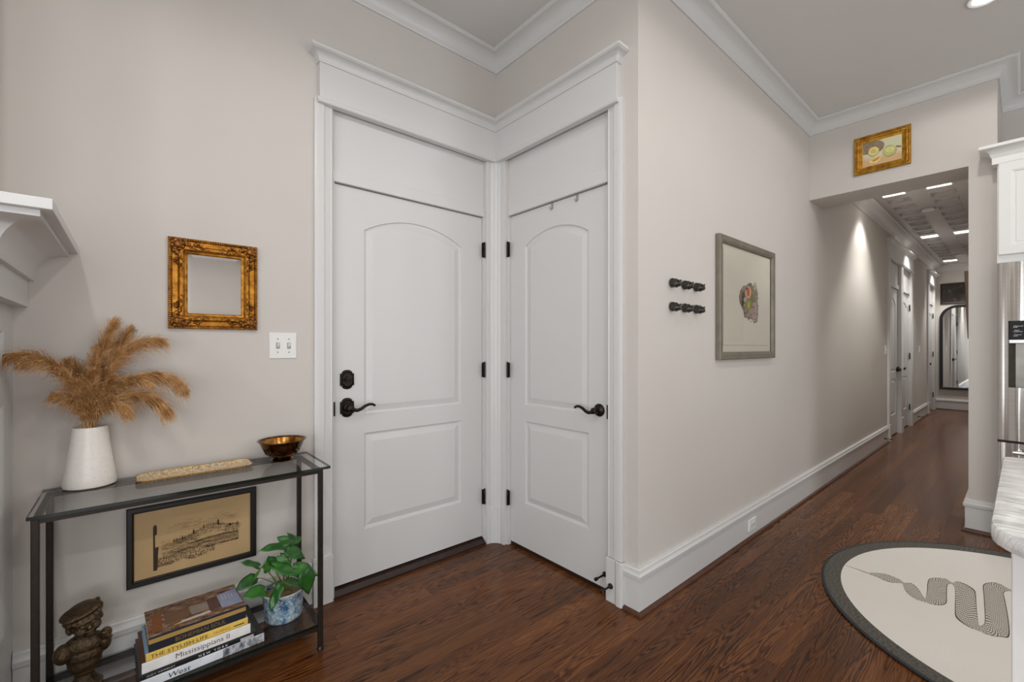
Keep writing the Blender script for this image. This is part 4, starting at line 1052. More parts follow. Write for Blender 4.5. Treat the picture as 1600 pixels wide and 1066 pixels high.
for i in range(420):        # hedge, river banks
    x = rg3.uniform(-0.11, XZ); z = -0.045 + 0.010 * math.sin(x * 9) + rg3.gauss(0, 0.010)
    stroke(lt if rg3.random() < 0.7 else dk, x, z, min(XZ, x + rg3.uniform(0.006, 0.04)), z + rg3.uniform(-0.002, 0.003), 0.0006)
for i in range(260):
    x = rg3.uniform(-0.118, 0.0); z = -0.022 + rg3.gauss(0, 0.012) - 0.1 * max(0, -x - 0.06); stroke(lt, x, z, x + rg3.uniform(0.004, 0.022), z + rg3.uniform(-0.0015, 0.002), 0.0005)
for i in range(90): 
    x = rg3.uniform(-0.03, XZ); z = -0.030 + 0.006 * math.sin(x * 20); stroke(dk, x, z + rg3.gauss(0, 0.0016), min(XZ, x + rg3.uniform(0.004, 0.03)), z + rg3.gauss(0, 0.0016), 0.0010)
for i in range(120):
    x = rg3.uniform(0.02, XZ); z = -0.062 + 0.03 * (x - 0.02); stroke(dk, x, z + rg3.gauss(0, 0.0022), min(XZ, x + rg3.uniform(0.002, 0.012)), z + rg3.gauss(0, 0.002), 0.0012)
for i in range(800):        # bushes at the foot
    x = XA + 0.19 * rg3.random() ** 1.25; z = -0.098 + 0.035 * rg3.random() ** 1.3 + 0.012 * math.exp(-((x + 0.045) / 0.018) ** 2)
    if x > 0.0: z += (x) * 0.22
    a = rg3.uniform(0, PI); l_ = rg3.uniform(0.002, 0.006)
    stroke(dk if rg3.random() < 0.7 else lt, x, z, x + l_ * math.cos(a), z + l_ * math.sin(a), rg3.uniform(0.0007, 0.0018))
for i in range(90):         # clouds
    cx0 = rg3.uniform(-0.10, 0.13); z = 0.045 + rg3.gauss(0, 0.010)
    stroke(lt, cx0, z, cx0 + rg3.uniform(0.006, 0.03), z + rg3.uniform(-0.003, 0.003), 0.0005)
dk.add([(-0.136, -0.0064, -0.108), (-0.124, -0.0064, -0.108), (-0.121, -0.0064, -0.035), (-0.119, -0.0064, -0.018), (-0.130, -0.0064, -0.018), (-0.131, -0.0064, 0.030), (-0.125, -0.0064, 0.032), (-0.125, -0.0064, 0.062), (-0.128, -0.0064, 0.070), (-0.134, -0.0064, 0.070), (-0.137, -0.0064, 0.060)], [tuple(range(11))])
for nm, mm, ma in (('etched_lines', dk, etch), ('fine_lines', lt, etch2)):
    o = mm.build(nm, ma, ep); o['kind'] = 'stuff'
MB().add([(-pw / 2 + 0.02, -0.0085, -ph / 2 + 0.02), (pw / 2 - 0.02, -0.0085, -ph / 2 + 0.02), (pw / 2 - 0.02, -0.0085, ph / 2 - 0.02), (-pw / 2 + 0.02, -0.0085, ph / 2 - 0.02)], [(0, 1, 2, 3)]).build('picture_glass', M['pane'], ep)

# ------------------------------------------------------------------ small things on the closet door
for i, (yy, lab) in enumerate(((1.745, 'clear hook over top edge of narrower door, nearer the corner'), (1.560, 'clear hook over top edge of narrower door, nearer the lever side'))):
    hk = empty('over_door_hook', (XD + 0.022, yy, 2.055), -PI / 2); tag(hk, lab, 'hook')
    MB().box(-0.008, 0.008, -0.0022, 0.014, 0.0004, 0.0024).box(-0.008, 0.008, -0.0022, -0.0004, -0.034, 0.0024).build('strap', M['grey'], hk, bevel=0.0005)
    MB().tube([(0, -0.002, -0.030), (0, -0.010, -0.038), (0, -0.018, -0.036), (0, -0.020, -0.026)], 0.0032, 8).build('peg', M['grey'], hk, smooth=True)
def door_stop(p, dirn, label):
    s = empty('door_stop', p); tag(s, label, 'door stop')
    d = Vector(dirn).normalized(); q = Matrix.Translation((0, 0, 0)) @ d.to_track_quat('Z', 'X').to_matrix().to_4x4()
    b = MB().lathe([(0.001, 0), (0.014, 0), (0.0135, 0.004), (0.008, 0.010), (0.005, 0.014), (0.0045, 0.064), (0.001, 0.064)], n=18).build('stem', M['bronze'], s, smooth=True); b.matrix_local = q
    t_ = MB().lathe([(0.001, 0.062), (0.0075, 0.062), (0.0085, 0.068), (0.0080, 0.078), (0.001, 0.080)], n=18).build('tip', M['black'], s, smooth=True); t_.matrix_local = q
door_stop((XD + 0.022, 1.378, 0.094), (-1, 0, 0), 'dark door stop screwed low into the narrower white door')
door_stop((XD - 0.026, 1.308, 0.080), (-1, 0, 0), 'dark door stop screwed into the plinth by the room corner')
door_stop((7.24, YF - 0.016, 0.075), (0, -1, 0), 'dark door stop on the baseboard before the hallway doors')
door_stop((9.95, YF - 0.016, 0.075), (0, -1, 0), 'dark door stop on the baseboard past the hallway doors')

# ------------------------------------------------------------------ six black knobs, fig picture, outlet on the right wall
kp = None
def knob_mesh():
    rr_ = random.Random(4)
    m = MB()
    prof = [(0.0, 0.016, 0.018, 0.002), (0.004, 0.021, 0.024, 0.002), (0.014, 0.023, 0.025, 0.002), (0.024, 0.020, 0.022, 0.0), (0.030, 0.021, 0.023, -0.002), (0.042, 0.018, 0.019, -0.004), (0.052, 0.014, 0.014, -0.006), (0.056, 0.008, 0.009, -0.007)]
    rings = []
    for y, a, b, dz in prof:
        rings.append([((a * (1 + 0.10 * rr_.uniform(-1, 1)) * math.cos(2 * PI * k / 9)), -y, dz + b * (1 + 0.10 * rr_.uniform(-1, 1)) * math.sin(2 * PI * k / 9)) for k in range(9)])
    return m.loft(rings)
names = {0: 'left', 1: 'middle', 2: 'right'}
for r_, z in enumerate((1.562, 1.442)):
    for c_, x in enumerate((2.074, 2.198, 2.323)):
        if kp is None:
            kp = empty('carved_hook'); knob_mesh().build('head', M['black_stone'] if 'black_stone' in M else M.setdefault('black_stone', mat('black_stone', lin(38, 34, 29), 0.25, var=0.35, vscale=120)), kp, bevel=0.0015)
            MB().ellipsoid((0.010, -0.048, 0.010), (0.007, 0.006, 0.005), None, 10, 6).ellipsoid((-0.012, -0.046, 0.009), (0.006, 0.006, 0.005), None, 10, 6).build('knuckles', M['black_stone'], kp, smooth=True)
            MB().lathe([(0.001, 0), (0.015, 0), (0.015, 0.003), (0.011, 0.005), (0.001, 0.005)], n=20).build('collar', M['bronze'], kp, smooth=True).rotation_euler = (PI / 2, 0, 0)
            o = kp
        else: o = copy_tree(kp)
        o.location = (x, YF, z)
        tag(o, 'black carved wall hook, %s of the %s row beside the fig picture' % (names[c_], ('upper', 'lower')[r_]), 'wall hook', 'black wall hooks')
fw_, fh_ = 0.862, 0.735
fgx, fgz = 3.000, 1.530
fg = wall_thing('framed_picture', fgx, fgz, 'large fig print in pewter grey frame on the long wall', 'picture', YF)
pewter = mat('pewter_wood', lin(122, 116, 102), 0.45, 0.25, var=0.14, vscale=14)
MB().frame([(0, 0.004), (0, 0.026), (0.004, 0.030), (0.030, 0.030), (0.042, 0.024), (0.046, 0.018), (0.046, 0.006), (0, 0.004)], fw_, fh_).build('picture_frame', pewter, fg, bevel=0.0012)
MB().box(-fw_ / 2 + 0.04, fw_ / 2 - 0.04, -0.010, -0.003, -fh_ / 2 + 0.04, fh_ / 2 - 0.04).build('paper', mat('cream_paper', lin(228, 221, 203), 0.85, var=0.02, vscale=3), fg)
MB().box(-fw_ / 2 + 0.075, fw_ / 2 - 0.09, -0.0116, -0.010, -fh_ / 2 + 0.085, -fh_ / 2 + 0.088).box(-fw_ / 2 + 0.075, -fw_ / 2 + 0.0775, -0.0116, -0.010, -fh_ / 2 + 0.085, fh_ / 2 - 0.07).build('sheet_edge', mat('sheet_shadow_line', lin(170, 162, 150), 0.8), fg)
def art(nm, pts, col, y, var=0.25, vs=60):
    MB().poly([(x, y, z) for x, z in pts]).build(nm, mat(nm + '_ink', col, 0.75, var=var, vscale=vs), fg)
def apix(u, v): p = onY(u, v, YF - 0.011); return (p.x - fgx, p.z - fgz)
def zoomp(a, b): return apix(1130 + a / 10.66, 420 + b / 10.66)
art('fig_cluster', [zoomp(*q) for q in [(265, 470), (285, 360), (330, 300), (390, 275), (430, 240), (470, 245), (500, 290), (512, 240), (530, 218), (552, 260), (565, 350), (582, 400), (572, 540), (585, 640), (586, 780), (570, 890), (540, 900), (510, 915), (490, 850), (450, 830), (430, 865), (400, 820), (355, 815), (335, 700), (300, 620), (275, 560)]], lin(138, 118, 104), -0.0103, 0.35, 55)
def ell(cx, cz, a, b, rot=0.0, n=22):
    return [zoomp(cx + a * math.cos(2 * PI * k / n) * math.cos(rot) - b * math.sin(2 * PI * k / n) * math.sin(rot), cz + a * math.cos(2 * PI * k / n) * math.sin(rot) + b * math.sin(2 * PI * k / n) * math.cos(rot)) for k in range(n)]
art('bark', [zoomp(*q) for q in [(500, 560), (560, 560), (580, 700), (575, 860), (520, 880), (450, 800), (400, 790), (440, 700), (490, 640)]], lin(172, 146, 136), -0.0105, 0.3, 70)
art('dark_leaf', [zoomp(*q) for q in [(310, 400), (350, 380), (360, 450), (350, 560), (330, 640), (300, 590), (320, 500)]], lin(78, 74, 58), -0.0105)
art('fig_half', ell(418, 395, 48, 100), lin(226, 178, 140), -0.0107, 0.05)
art('fig_flesh', ell(416, 392, 26, 75), lin(196, 96, 52), -0.0109, 0.3, 140)
art('green_fig', ell(415, 610, 46, 100), lin(134, 138, 62), -0.0107, 0.15)
art('green_fig_light', ell(425, 605, 15, 60), lin(186, 186, 84), -0.0109, 0.1)
art('small_fig', ell(490, 490, 36, 80, 0.1), lin(118, 122, 72), -0.0108, 0.2)
art('pale_fig', ell(368, 515, 28, 40), lin(186, 170, 158), -0.0107, 0.1)
art('grey_fig', ell(360, 320, 46, 40, -0.4), lin(152, 146, 134), -0.0107, 0.15)
art('bud', ell(448, 262, 30, 26), lin(112, 100, 86), -0.0107, 0.2)
art('twig', [zoomp(*q) for q in [(500, 300), (512, 240), (528, 220), (545, 260), (552, 330), (530, 380)]], lin(190, 172, 150), -0.0107, 0.15)
for i in range(60):
    a, b = rg3.uniform(300, 580), rg3.uniform(300, 880)
    if a < 300 + (b - 500) * 0.25: continue
    art('mottle', ell(a, b, rg3.uniform(6, 13), rg3.uniform(8, 20), rg3.random() * 3, 8), rg3.choice([lin(92, 78, 70), lin(170, 140, 128), lin(120, 104, 84), lin(186, 166, 150), lin(74, 66, 50)]), -0.0106 - 0.00001 * i * 0.3) if not (370 < a < 470 and 290 < b < 710) else None
MB().add([(-fw_ / 2 + 0.044, -0.016, -fh_ / 2 + 0.044), (fw_ / 2 - 0.044, -0.016, -fh_ / 2 + 0.044), (fw_ / 2 - 0.044, -0.016, fh_ / 2 - 0.044), (-fw_ / 2 + 0.044, -0.016, fh_ / 2 - 0.044)], [(0, 1, 2, 3)]).build('picture_glass', M['pane'], fg)
ot = empty('wall_outlet', (3.055, YF - 0.016, 0.088)); tag(ot, 'white electric outlet set sideways in the tall baseboard', 'outlet')
MB().loft([[(x * k, -d, z * k) for x, z in ((-0.057, -0.036), (0.057, -0.036), (0.057, 0.036), (-0.057, 0.036))] for d, k in ((0, 1), (0.003, 1), (0.006, 0.94))]).build('plate', M['plastic'], ot)
for x in (-0.020, 0.020):
    MB().lathe([(0.001, 0), (0.0165, 0), (0.0155, 0.002), (0.001, 0.002)], n=22).build('socket', mat('socket_white', lin(214, 213, 210), 0.35), ot, smooth=True).matrix_local = Matrix.Translation((x, -0.006, 0)) @ Matrix.Rotation(PI / 2, 4, 'X')
    for z in (-0.0055, 0.0055):
        MB().box(x - 0.005, x + 0.003, -0.0086, -0.0078, z - 0.0011, z + 0.0011).build('slot', M['dark'], ot)
for lx_ in (7.39, 10.2):
    s = empty('light_switch', (lx_, YF, 1.20)); tag(s, 'small white switch plate on hallway wall before the doors' if lx_ < 8 else 'small white switch plate on hallway wall beyond the doors', 'light switch')
    MB().loft([[(x * k, -d, z * k) for x, z in ((-0.036, -0.058), (0.036, -0.058), (0.036, 0.058), (-0.036, 0.058))] for d, k in ((0, 1), (0.003, 1), (0.006, 0.92))]).build('plate', M['plastic'], s)
    MB().box(-0.005, 0.005, -0.014, -0.005, -0.004, 0.010).build('toggle', M['plastic'], s, bevel=0.001)

# ------------------------------------------------------------------ lemon painting on the header
lw, lh = 0.331, 0.285
lp = empty('framed_painting', (XH, 0.6995, 2.713), -PI / 2); tag(lp, 'small melon painting in gold frame above the hallway opening', 'painting')
MB().frame([(0, 0), (0, 0.018), (0.004, 0.022), (0.012, 0.022), (0.016, 0.016), (0.021, 0.019), (0.028, 0.017), (0.033, 0.010), (0.050, 0.007), (0.052, 0.003), (0, 0)], lw, lh).build('gilt_frame', M['goldbright'], lp, bevel=0.0008)
def lpx(a, b): p = onX(1325 + a / 11.85, 190 + b / 11.85, XH - 0.006); return (-(p.y - 0.6995), p.z - 2.713)
cw_, ch_ = lw / 2 - 0.050, lh / 2 - 0.050
k = NT('painted_ground'); co = k.coord(); sp = k.node('ShaderNodeSeparateXYZ'); k.link(co, sp.inputs[0])
nz = k.noise(co, 14, 3).outputs[0]
f_ = k.math('ADD', k.math('MULTIPLY', sp.outputs[2], 4.5), k.math('MULTIPLY', nz, 0.5))
k.link(k.ramp(f_, [(0.0, lin(208, 172, 126)), (0.2, lin(214, 206, 176)), (0.5, lin(206, 206, 174)), (0.75, lin(224, 206, 150))]), k.p.inputs['Base Color']); k.p.inputs['Roughness'].default_value = 0.6
MB().box(-cw_ - 0.002, cw_ + 0.002, -0.005, -0.001, -ch_ - 0.002, ch_ + 0.002).build('canvas', k.m, lp)
def lart(nm, pts, col, y, var=0.12):
    MB().poly([(min(max(x, -cw_), cw_), y, min(max(z, -ch_), ch_)) for x, z in [lpx(*q) for q in pts]]).build(nm, mat(nm + '_paint', col, 0.55, var=var, vscale=50), lp)
def lell(cx, cy, a, b, rot=0.0, n=24): return [(cx + a * math.cos(2 * PI * k / n) * math.cos(rot) - b * math.sin(2 * PI * k / n) * math.sin(rot), cy + a * math.cos(2 * PI * k / n) * math.sin(rot) + b * math.sin(2 * PI * k / n) * math.cos(rot)) for k in range(n)]
lart('dark_backdrop', [(275, 410), (360, 385), (440, 362), (530, 350), (600, 350), (650, 372), (676, 410), (668, 460), (640, 510), (600, 545), (540, 568), (470, 588), (390, 606), (275, 622)], lin(140, 122, 98), -0.0052, 0.25)
lart('melon_shade', lell(770, 540, 136, 104, -0.45), lin(140, 142, 74), -0.0053)
lart('whole_melon', lell(768, 532, 128, 94, -0.45), lin(192, 190, 112), -0.0054, 0.2)
lart('melon_light', lell(780, 520, 84, 58, -0.45), lin(208, 204, 140), -0.0055)
lart('melon_stem', [(880, 440), (985, 440), (985, 470), (900, 478)], lin(132, 116, 70), -0.0054)
lart('half_rind', lell(470, 560, 110, 82, -0.55), lin(138, 142, 80), -0.0053)
lart('half_melon', lell(474, 550, 104, 76, -0.55), lin(222, 208, 138), -0.0054)
lart('half_core', lell(470, 552, 52, 38, -0.55), lin(214, 176, 92), -0.0055)
lart('slice_rind', [(385, 745), (430, 775), (520, 760), (590, 700), (618, 610), (560, 640), (470, 690)], lin(232, 206, 130), -0.0056)
lart('slice_flesh', [(420, 735), (500, 738), (570, 690), (600, 630), (540, 665), (470, 705)], lin(206, 136, 78), -0.0057)

# ------------------------------------------------------------------ kitchen: cabinet over the fridge, fridge, island, countertop
CXF = 4.20; cy0, cy1 = -0.82, 0.1125
cb = empty('upper_cabinet', (CXF, (cy0 + cy1) / 2, 1.774)); tag(cb, 'white wall cabinet with crown above the steel fridge', 'cabinet')
ox, oy, oz = cb.location
MB().box(0.0, XR - CXF - 0.001, cy0 - oy, cy1 - oy, 0, 2.45 - oz).build('carcass', M['cab'], cb)
def shaker(y0, y1, z0, z1, nm):
    m = MB(); x = -0.0205; fwid = 0.062
    rings = []
    for ins, d in ((0, 0.0), (0, -0.019), (0.002, -0.0205), (fwid - 0.008, -0.0205), (fwid - 0.004, -0.018), (fwid, -0.018), (fwid + 0.004, -0.010), (fwid + 0.010, -0.010), (fwid + 0.014, -0.0125)):
        rings.append([(d, y0 + ins, z0 + ins), (d, y1 - ins, z0 + ins), (d, y1 - ins, z1 - ins), (d, y0 + ins, z1 - ins)])
    m.loft(rings, True, True); return m.build(nm, M['cab'], cb)
mid_ = -0.354 - oy
shaker(mid_ + 0.002, cy1 - oy - 0.006, 1.824 - oz, 2.405 - oz, 'door'); shaker(cy0 - oy + 0.006, mid_ - 0.002, 1.824 - oz, 2.405 - oz, 'door')
cc = [(0, 2.405 - oz), (0.022, 2.405 - oz), (0.022, 2.445 - oz), (0.026, 2.450 - oz), (0.028, 2.458 - oz)]
for i in range(8):
    a = i / 7 * PI / 2; cc.append((0.070 - 0.040 * math.cos(a), 2.460 - oz + 0.036 * math.sin(a)))
cc += [(0.074, 2.498 - oz), (0.078, 2.502 - oz), (0.078, 2.520 - oz), (0, 2.522 - oz)]
MB().sweep(cc, [(XH - CXF - 0.001, cy1 - oy), (0, cy1 - oy), (0, cy0 - oy)], -1).build('crown', M['cab'], cb, smooth=True)

steel = NT('brushed_steel'); co = steel.coord()
nv = steel.noise(steel.mapping(co, (2.2, 13.0, 0.45)), 1.0, 1, 0.4).outputs[0]; nf = steel.noise(steel.mapping(co, (4, 4, 700)), 1.0, 2).outputs[0]
steel.link(steel.ramp(nf, [(0.3, lin(204, 201, 197)), (0.7, lin(220, 217, 213))]), steel.p.inputs['Base Color'])
steel.p.inputs['Metallic'].default_value = 1.0; steel.p.inputs['Roughness'].default_value = 0.17
steel.bump(nv, 0.7, 0.026)
fr = empty('refrigerator', (CXF, -0.35, 0)); tag(fr, 'stainless steel french door refrigerator with black dispenser panel', 'refrigerator')
fx = -0.022; fy = 0.35
MB().box(0.03, XR - CXF - 0.01, -0.80 + fy, 0.108 + fy, 0.02, 1.765).build('case', mat('fridge_case', lin(70, 70, 70), 0.5, var=0.05), fr)
def bowed(y0, y1, z0, z1, nm, bow=0.022, hole=None):
    """door with bowed, round-edged front in plan; hole = (ya, yb, za, zb) cut clean through the front skin"""
    def xf(y):
        t = (y - y0) / (y1 - y0) * 2 - 1; e = min(y - y0, y1 - y) ; r = 0.018
        rd = 0 if e >= r else r - math.sqrt(max(r * r - (r - e) ** 2, 0))
        return fx - bow * (1 - t * t) + rd
    ys_ = sorted(set([y0 + (y1 - y0) * i / 26 for i in range(27)] + [y0 + 0.018 * (1 - math.cos(i / 6 * PI / 2)) for i in range(7)] + [y1 - 0.018 * (1 - math.cos(i / 6 * PI / 2)) for i in range(7)] + ([hole[0], hole[1]] if hole else [])))
    zs_ = [z0, z1] if not hole else [z0, hole[2], hole[3], z1]
    m = MB()
    for i in range(len(ys_) - 1):
        for j in range(len(zs_) - 1):
            if hole and j == 1 and ys_[i] >= hole[0] - 1e-6 and ys_[i + 1] <= hole[1] + 1e-6: continue
            a, b, c, d = ys_[i], ys_[i + 1], zs_[j], zs_[j + 1]
            m.add([(xf(a), a + fy, c), (xf(b), b + fy, c), (xf(b), b + fy, d), (xf(a), a + fy, d)], [(0, 1, 2, 3)])
    for z in (z0, z1):
        m.poly([(xf(y), y + fy, z) for y in ys_] + [(0.028, y1 + fy, z), (0.028, y0 + fy, z)])
    m.add([(xf(y0), y0 + fy, z0), (0.028, y0 + fy, z0), (0.028, y0 + fy, z1), (xf(y0), y0 + fy, z1)], [(0, 1, 2, 3)]); m.add([(xf(y1), y1 + fy, z0), (0.028, y1 + fy, z0), (0.028, y1 + fy, z1), (xf(y1), y1 + fy, z1)], [(0, 1, 2, 3)])
    o = m.build(nm, steel.m, fr, smooth=True); return o, xf
hole = (-0.235, 0.064, 0.985, 1.402)
ld, xf = bowed(-0.348, 0.112, 0.652, 1.770, 'door', 0.022, hole)
rd_, _ = bowed(-0.81, -0.352, 0.652, 1.770, 'door')
dr, _ = bowed(-0.81, 0.112, 0.06, 0.636, 'freezer_drawer', 0.022)
dsp = MB()
xa_ = -0.040
dsp.box(-0.020, -0.010, hole[0] + fy, hole[1] + fy, 0.985, 1.27)
gl_ = mat('dispenser_black', lin(10, 10, 11), 0.35, var=0.05, spec=0.2)
pnl = MB().box(xa_, -0.012, hole[0] + fy + 0.002, hole[1] + fy - 0.002, 1.284, 1.401).build('control_panel', gl_, ld, bevel=0.002)
for i, (t1, t2) in enumerate((('Measured', 'Fill'), ('Water', 'Cubed Ice'), ('Control', 'Lock'))):
    yy = 0.040 + fy; w1, w2 = ((0.036, 0.016), (0.023, 0.037), (0.029, 0.018))[i]
    text_mesh(t1, w1, 0.0062, 'lettering', M['plastic'], ld, (xa_ - 0.0006, yy, 1.366 - 0.027 * i), 'west')
    text_mesh(t2, w2, 0.0058, 'lettering', M['plastic'], ld, (xa_ - 0.0006, yy + 0.003, 1.3585 - 0.027 * i), 'west')
MB().box(xa_ - 0.002, -0.012, hole[0] + fy + 0.002, hole[1] + fy - 0.002, 1.262, 1.284).build('control_ledge', mat('satin_silver', lin(190, 188, 184), 0.3, 0.8, var=0.05), ld, bevel=0.002)
nic = MB(); n0, n1 = hole[0] + fy, hole[1] + fy
nic.add([(-0.030, n0, 0.985), (-0.030, n1, 0.985), (-0.030, n1, 1.262), (-0.030, n0, 1.262), (0.026, n0 + 0.03, 0.985), (0.026, n1 - 0.03, 0.985), (0.026, n1 - 0.03, 1.262), (0.026, n0 + 0.03, 1.262)], [(0, 4, 7, 3), (1, 2, 6, 5), (4, 5, 6, 7), (0, 1, 5, 4), (3, 7, 6, 2)])
nic.build('dispenser_niche', mat('niche_steel', lin(120, 116, 110), 0.28, 0.8, var=0.08), ld)
MB().box(-0.012, 0.02, n0 + 0.10, n1 - 0.12, 1.06, 1.20).build('dispenser_paddle', mat('paddle_grey', lin(176, 174, 170), 0.35, var=0.05), ld, bevel=0.004)
hb = MB().tube([(-0.085, 0.045 + fy, 0.588), (-0.085, -0.74 + fy, 0.588)], 0.012, 14).build('handle', mat('handle_steel', lin(196, 194, 190), 0.22, 1.0, var=0.03), dr, smooth=True)
for yy in (0.02, -0.715): MB().box(-0.085, -0.02, yy + fy - 0.012, yy + fy + 0.012, 0.578, 0.598).build('handle_post', hb.data.materials[0], hb, bevel=0.003)
for yy in (-0.330, -0.370):
    MB().tube([(-0.085, yy + fy, 0.72), (-0.085, yy + fy, 1.62)], 0.012, 14).build('handle', hb.data.materials[0], ld if yy > -0.35 else rd_, smooth=True)
MB().box(-0.01, 0.03, -0.80 + fy, 0.105 + fy, 0.0, 0.055).build('grille', M['black'], fr)

ctop = mat('x', (1, 1, 1, 1)); bpy.data.materials.remove(ctop)
k = NT('white_marble'); co = k.coord()
n1_ = k.noise(k.mapping(co, (14, 3.0, 6), rot=(0, 0, 0.25)), 1.0, 5, 0.6, 0.9).outputs[0]; n2_ = k.noise(k.mapping(co, (48, 9, 20), rot=(0, 0, 0.2)), 1.0, 6, 0.65, 0.6).outputs[0]
v_ = k.math('ABSOLUTE', k.math('SUBTRACT', n1_, 0.5))
c1_ = k.ramp(v_, [(0.0, lin(210, 211, 212)), (0.025, lin(234, 234, 233)), (0.07, lin(247, 246, 245))])
c2_ = k.ramp(n2_, [(0.34, lin(206, 208, 209)), (0.52, (1, 1, 1, 1))])
k.link(k.mix(0.7, c1_, c2_, 'MULTIPLY'), k.p.inputs['Base Color']); k.p.inputs['Roughness'].default_value = 0.14
def island_plan(x0, x1, y0, y1, r):
    pts = []
    for (cx, cy, a0) in ((x1 - 0.02, y1 - 0.02, 0), (x0 + r, y1 - r, PI / 2), (x0 + r, y0 + r, PI), (x1 - 0.02, y0 + 0.02, 1.5 * PI)):
        rr_ = r if cx < (x0 + x1) / 2 else 0.02
        for i in range(9):
            a = a0 + PI / 2 * i / 8; pts.append((cx + rr_ * math.cos(a), cy + rr_ * math.sin(a)))
    return pts
ip = island_plan(1.100, 1.945, -1.15, 0.0405, 0.105)
ic = Vector((1.5225, -0.555))
def ins_(pts, d): return [(ic.x + (x - ic.x) * (1 - d / 0.42), ic.y + (y - ic.y) * (1 - d / 0.60)) for x, y in pts]
cz0, cz1 = 0.885, 0.920
m = MB(); m.loft([[(x - ic.x, y - ic.y, z - cz0) for x, y in ins_(ip, d)] for d, z in ((0.006, cz0), (0.001, cz0 + 0.004), (0, cz0 + 0.010), (0, cz1 - 0.006), (0.002, cz1 - 0.002), (0.007, cz1))])
ct = m.build('marble_countertop', k.m, smooth=True, loc=(ic.x, ic.y, cz0)); tag(ct, 'grey veined white marble slab topping the kitchen island', 'countertop')
isl = empty('kitchen_island', (1.60, -0.50, 0)); tag(isl, 'white panelled kitchen island body under the marble slab', 'kitchen island')
bx0, bx1, by0, by1 = 1.30 - 1.60, 1.90 - 1.60, -1.05 + 0.50, 0.012 + 0.50
MB().box(bx0, bx1, by0, by1, 0.09, 0.8845).build('body', M['cab'], isl)
MB().box(bx0 + 0.05, bx1 - 0.05, by0 + 0.05, by1 - 0.05, 0, 0.09).build('toe_kick', M['dark'], isl)
for yy in (by1 - 0.030, by0): MB().box(bx0 - 0.012, bx0 + 0.004, yy, yy + 0.034, 0.0, 0.884).build('corner_post', M['cab'], isl, bevel=0.002)
MB().box(bx0 - 0.010, bx0 + 0.002, by0 + 0.034, by1 - 0.030, 0.0, 0.12).build('end_baseboard', M['cab'], isl, bevel=0.002)
MB().box(bx0 - 0.008, bx0 + 0.002, by0 + 0.034, by1 - 0.030, 0.80, 0.884).build('end_rail', M['cab'], isl, bevel=0.002)
for xx in (bx0 + 0.004, bx1 - 0.06): MB().box(xx, xx + 0.06, by1 - 0.002, by1 + 0.004, 0.0, 0.884).build('side_stile', M['cab'], isl, bevel=0.001)

# ------------------------------------------------------------------ round rug with snake
RX, RY, RR = 3.062, -0.190, 0.933
rug = empty('round_rug', (RX, RY, 0)); tag(rug, 'round cream rug with charcoal border and black scaled snake', 'rug')
k = NT('charcoal_weave'); co = k.coord()
n_ = k.noise(k.mapping(co, (260, 90, 1)), 1.0, 2).outputs[0]
k.link(k.ramp(n_, [(0.35, lin(52, 50, 46)), (0.7, lin(116, 112, 103))]), k.p.inputs['Base Color']); k.p.inputs['Roughness'].default_value = 0.95; k.bump(n_, 0.5, 0.002)
ringp = [(0.838, 0.001), (RR - 0.012, 0.001), (RR - 0.002, 0.003), (RR, 0.007), (RR - 0.004, 0.0105), (RR - 0.014, 0.0110), (RR - 0.020, 0.0095), (0.852, 0.0085), (0.838, 0.007)]
m = MB(); m.loft([[(r * math.cos(2 * PI * j / 120), r * math.sin(2 * PI * j / 120), z) for j in range(120)] for r, z in ringp], True, False); m.build('border', k.m, rug, smooth=True)
MB().lathe([(RR - 0.010, 0.006), (RR + 0.002, 0.004), (RR + 0.003, 0.009), (RR - 0.003, 0.0125), (RR - 0.010, 0.0115)], n=120).build('piping', mat('piping_cord', lin(46, 50, 56), 0.8, var=0.2, vscale=90), rug, smooth=True)
k = NT('cream_weave'); co = k.coord()
n_ = k.noise(k.mapping(co, (300, 300, 1)), 1.0, 2).outputs[0]; n2_ = k.noise(co, 5, 3).outputs[0]
k.link(k.mix(k.math('MULTIPLY', n2_, 0.5), k.ramp(n_, [(0.3, lin(222, 217, 209)), (0.7, lin(242, 238, 231))]), lin(226, 221, 213)), k.p.inputs['Base Color']); k.p.inputs['Roughness'].default_value = 0.95; k.bump(n_, 0.3, 0.001)
MB().lathe([(0.001, 0.001), (0.853, 0.001), (0.853, 0.0082), (0.848, 0.0088), (0.001, 0.0088)], n=120).build('field', k.m, rug)
SL = [(3.043, 0.551), (3.076, 0.518), (3.093, 0.486), (3.087, 0.456), (3.078, 0.429), (3.054, 0.408), (3.074, 0.383), (3.034, 0.353), (2.959, 0.326), (2.939, 0.315), (2.988, 0.316), (3.07, 0.322), (3.137, 0.328), (3.205, 0.328), (3.249, 0.303), (3.272, 0.27), (3.244, 0.244), (3.282, 0.228), (3.273, 0.195), (3.234, 0.165), (3.174, 0.156), (3.021, 0.146), (2.884, 0.135), (2.835, 0.129), (2.855, 0.118), (2.908, 0.115), (3.048, 0.122), (3.203, 0.131), (3.329, 0.138), (3.388, 0.12), (3.417, 0.087), (3.380, 0.050)]
SR = [(3.022, 0.547), (3.019, 0.514), (3.003, 0.477), (3.006, 0.449), (3.028, 0.427), (3.03, 0.412), (2.968, 0.394), (2.924, 0.371), (2.898, 0.342), (2.897, 0.315), (2.903, 0.275), (2.955, 0.244), (3.065, 0.25), (3.164, 0.257), (3.207, 0.256), (3.222, 0.247), (3.218, 0.242), (3.191, 0.233), (3.096, 0.223), (2.943, 0.213), (2.848, 0.204), (2.808, 0.183), (2.784, 0.156), (2.782, 0.129), (2.772, 0.098), (2.795, 0.062), (2.826, 0.041), (2.989, 0.045), (3.202, 0.059), (3.300, 0.066), (3.340, 0.056), (3.352, 0.040)]
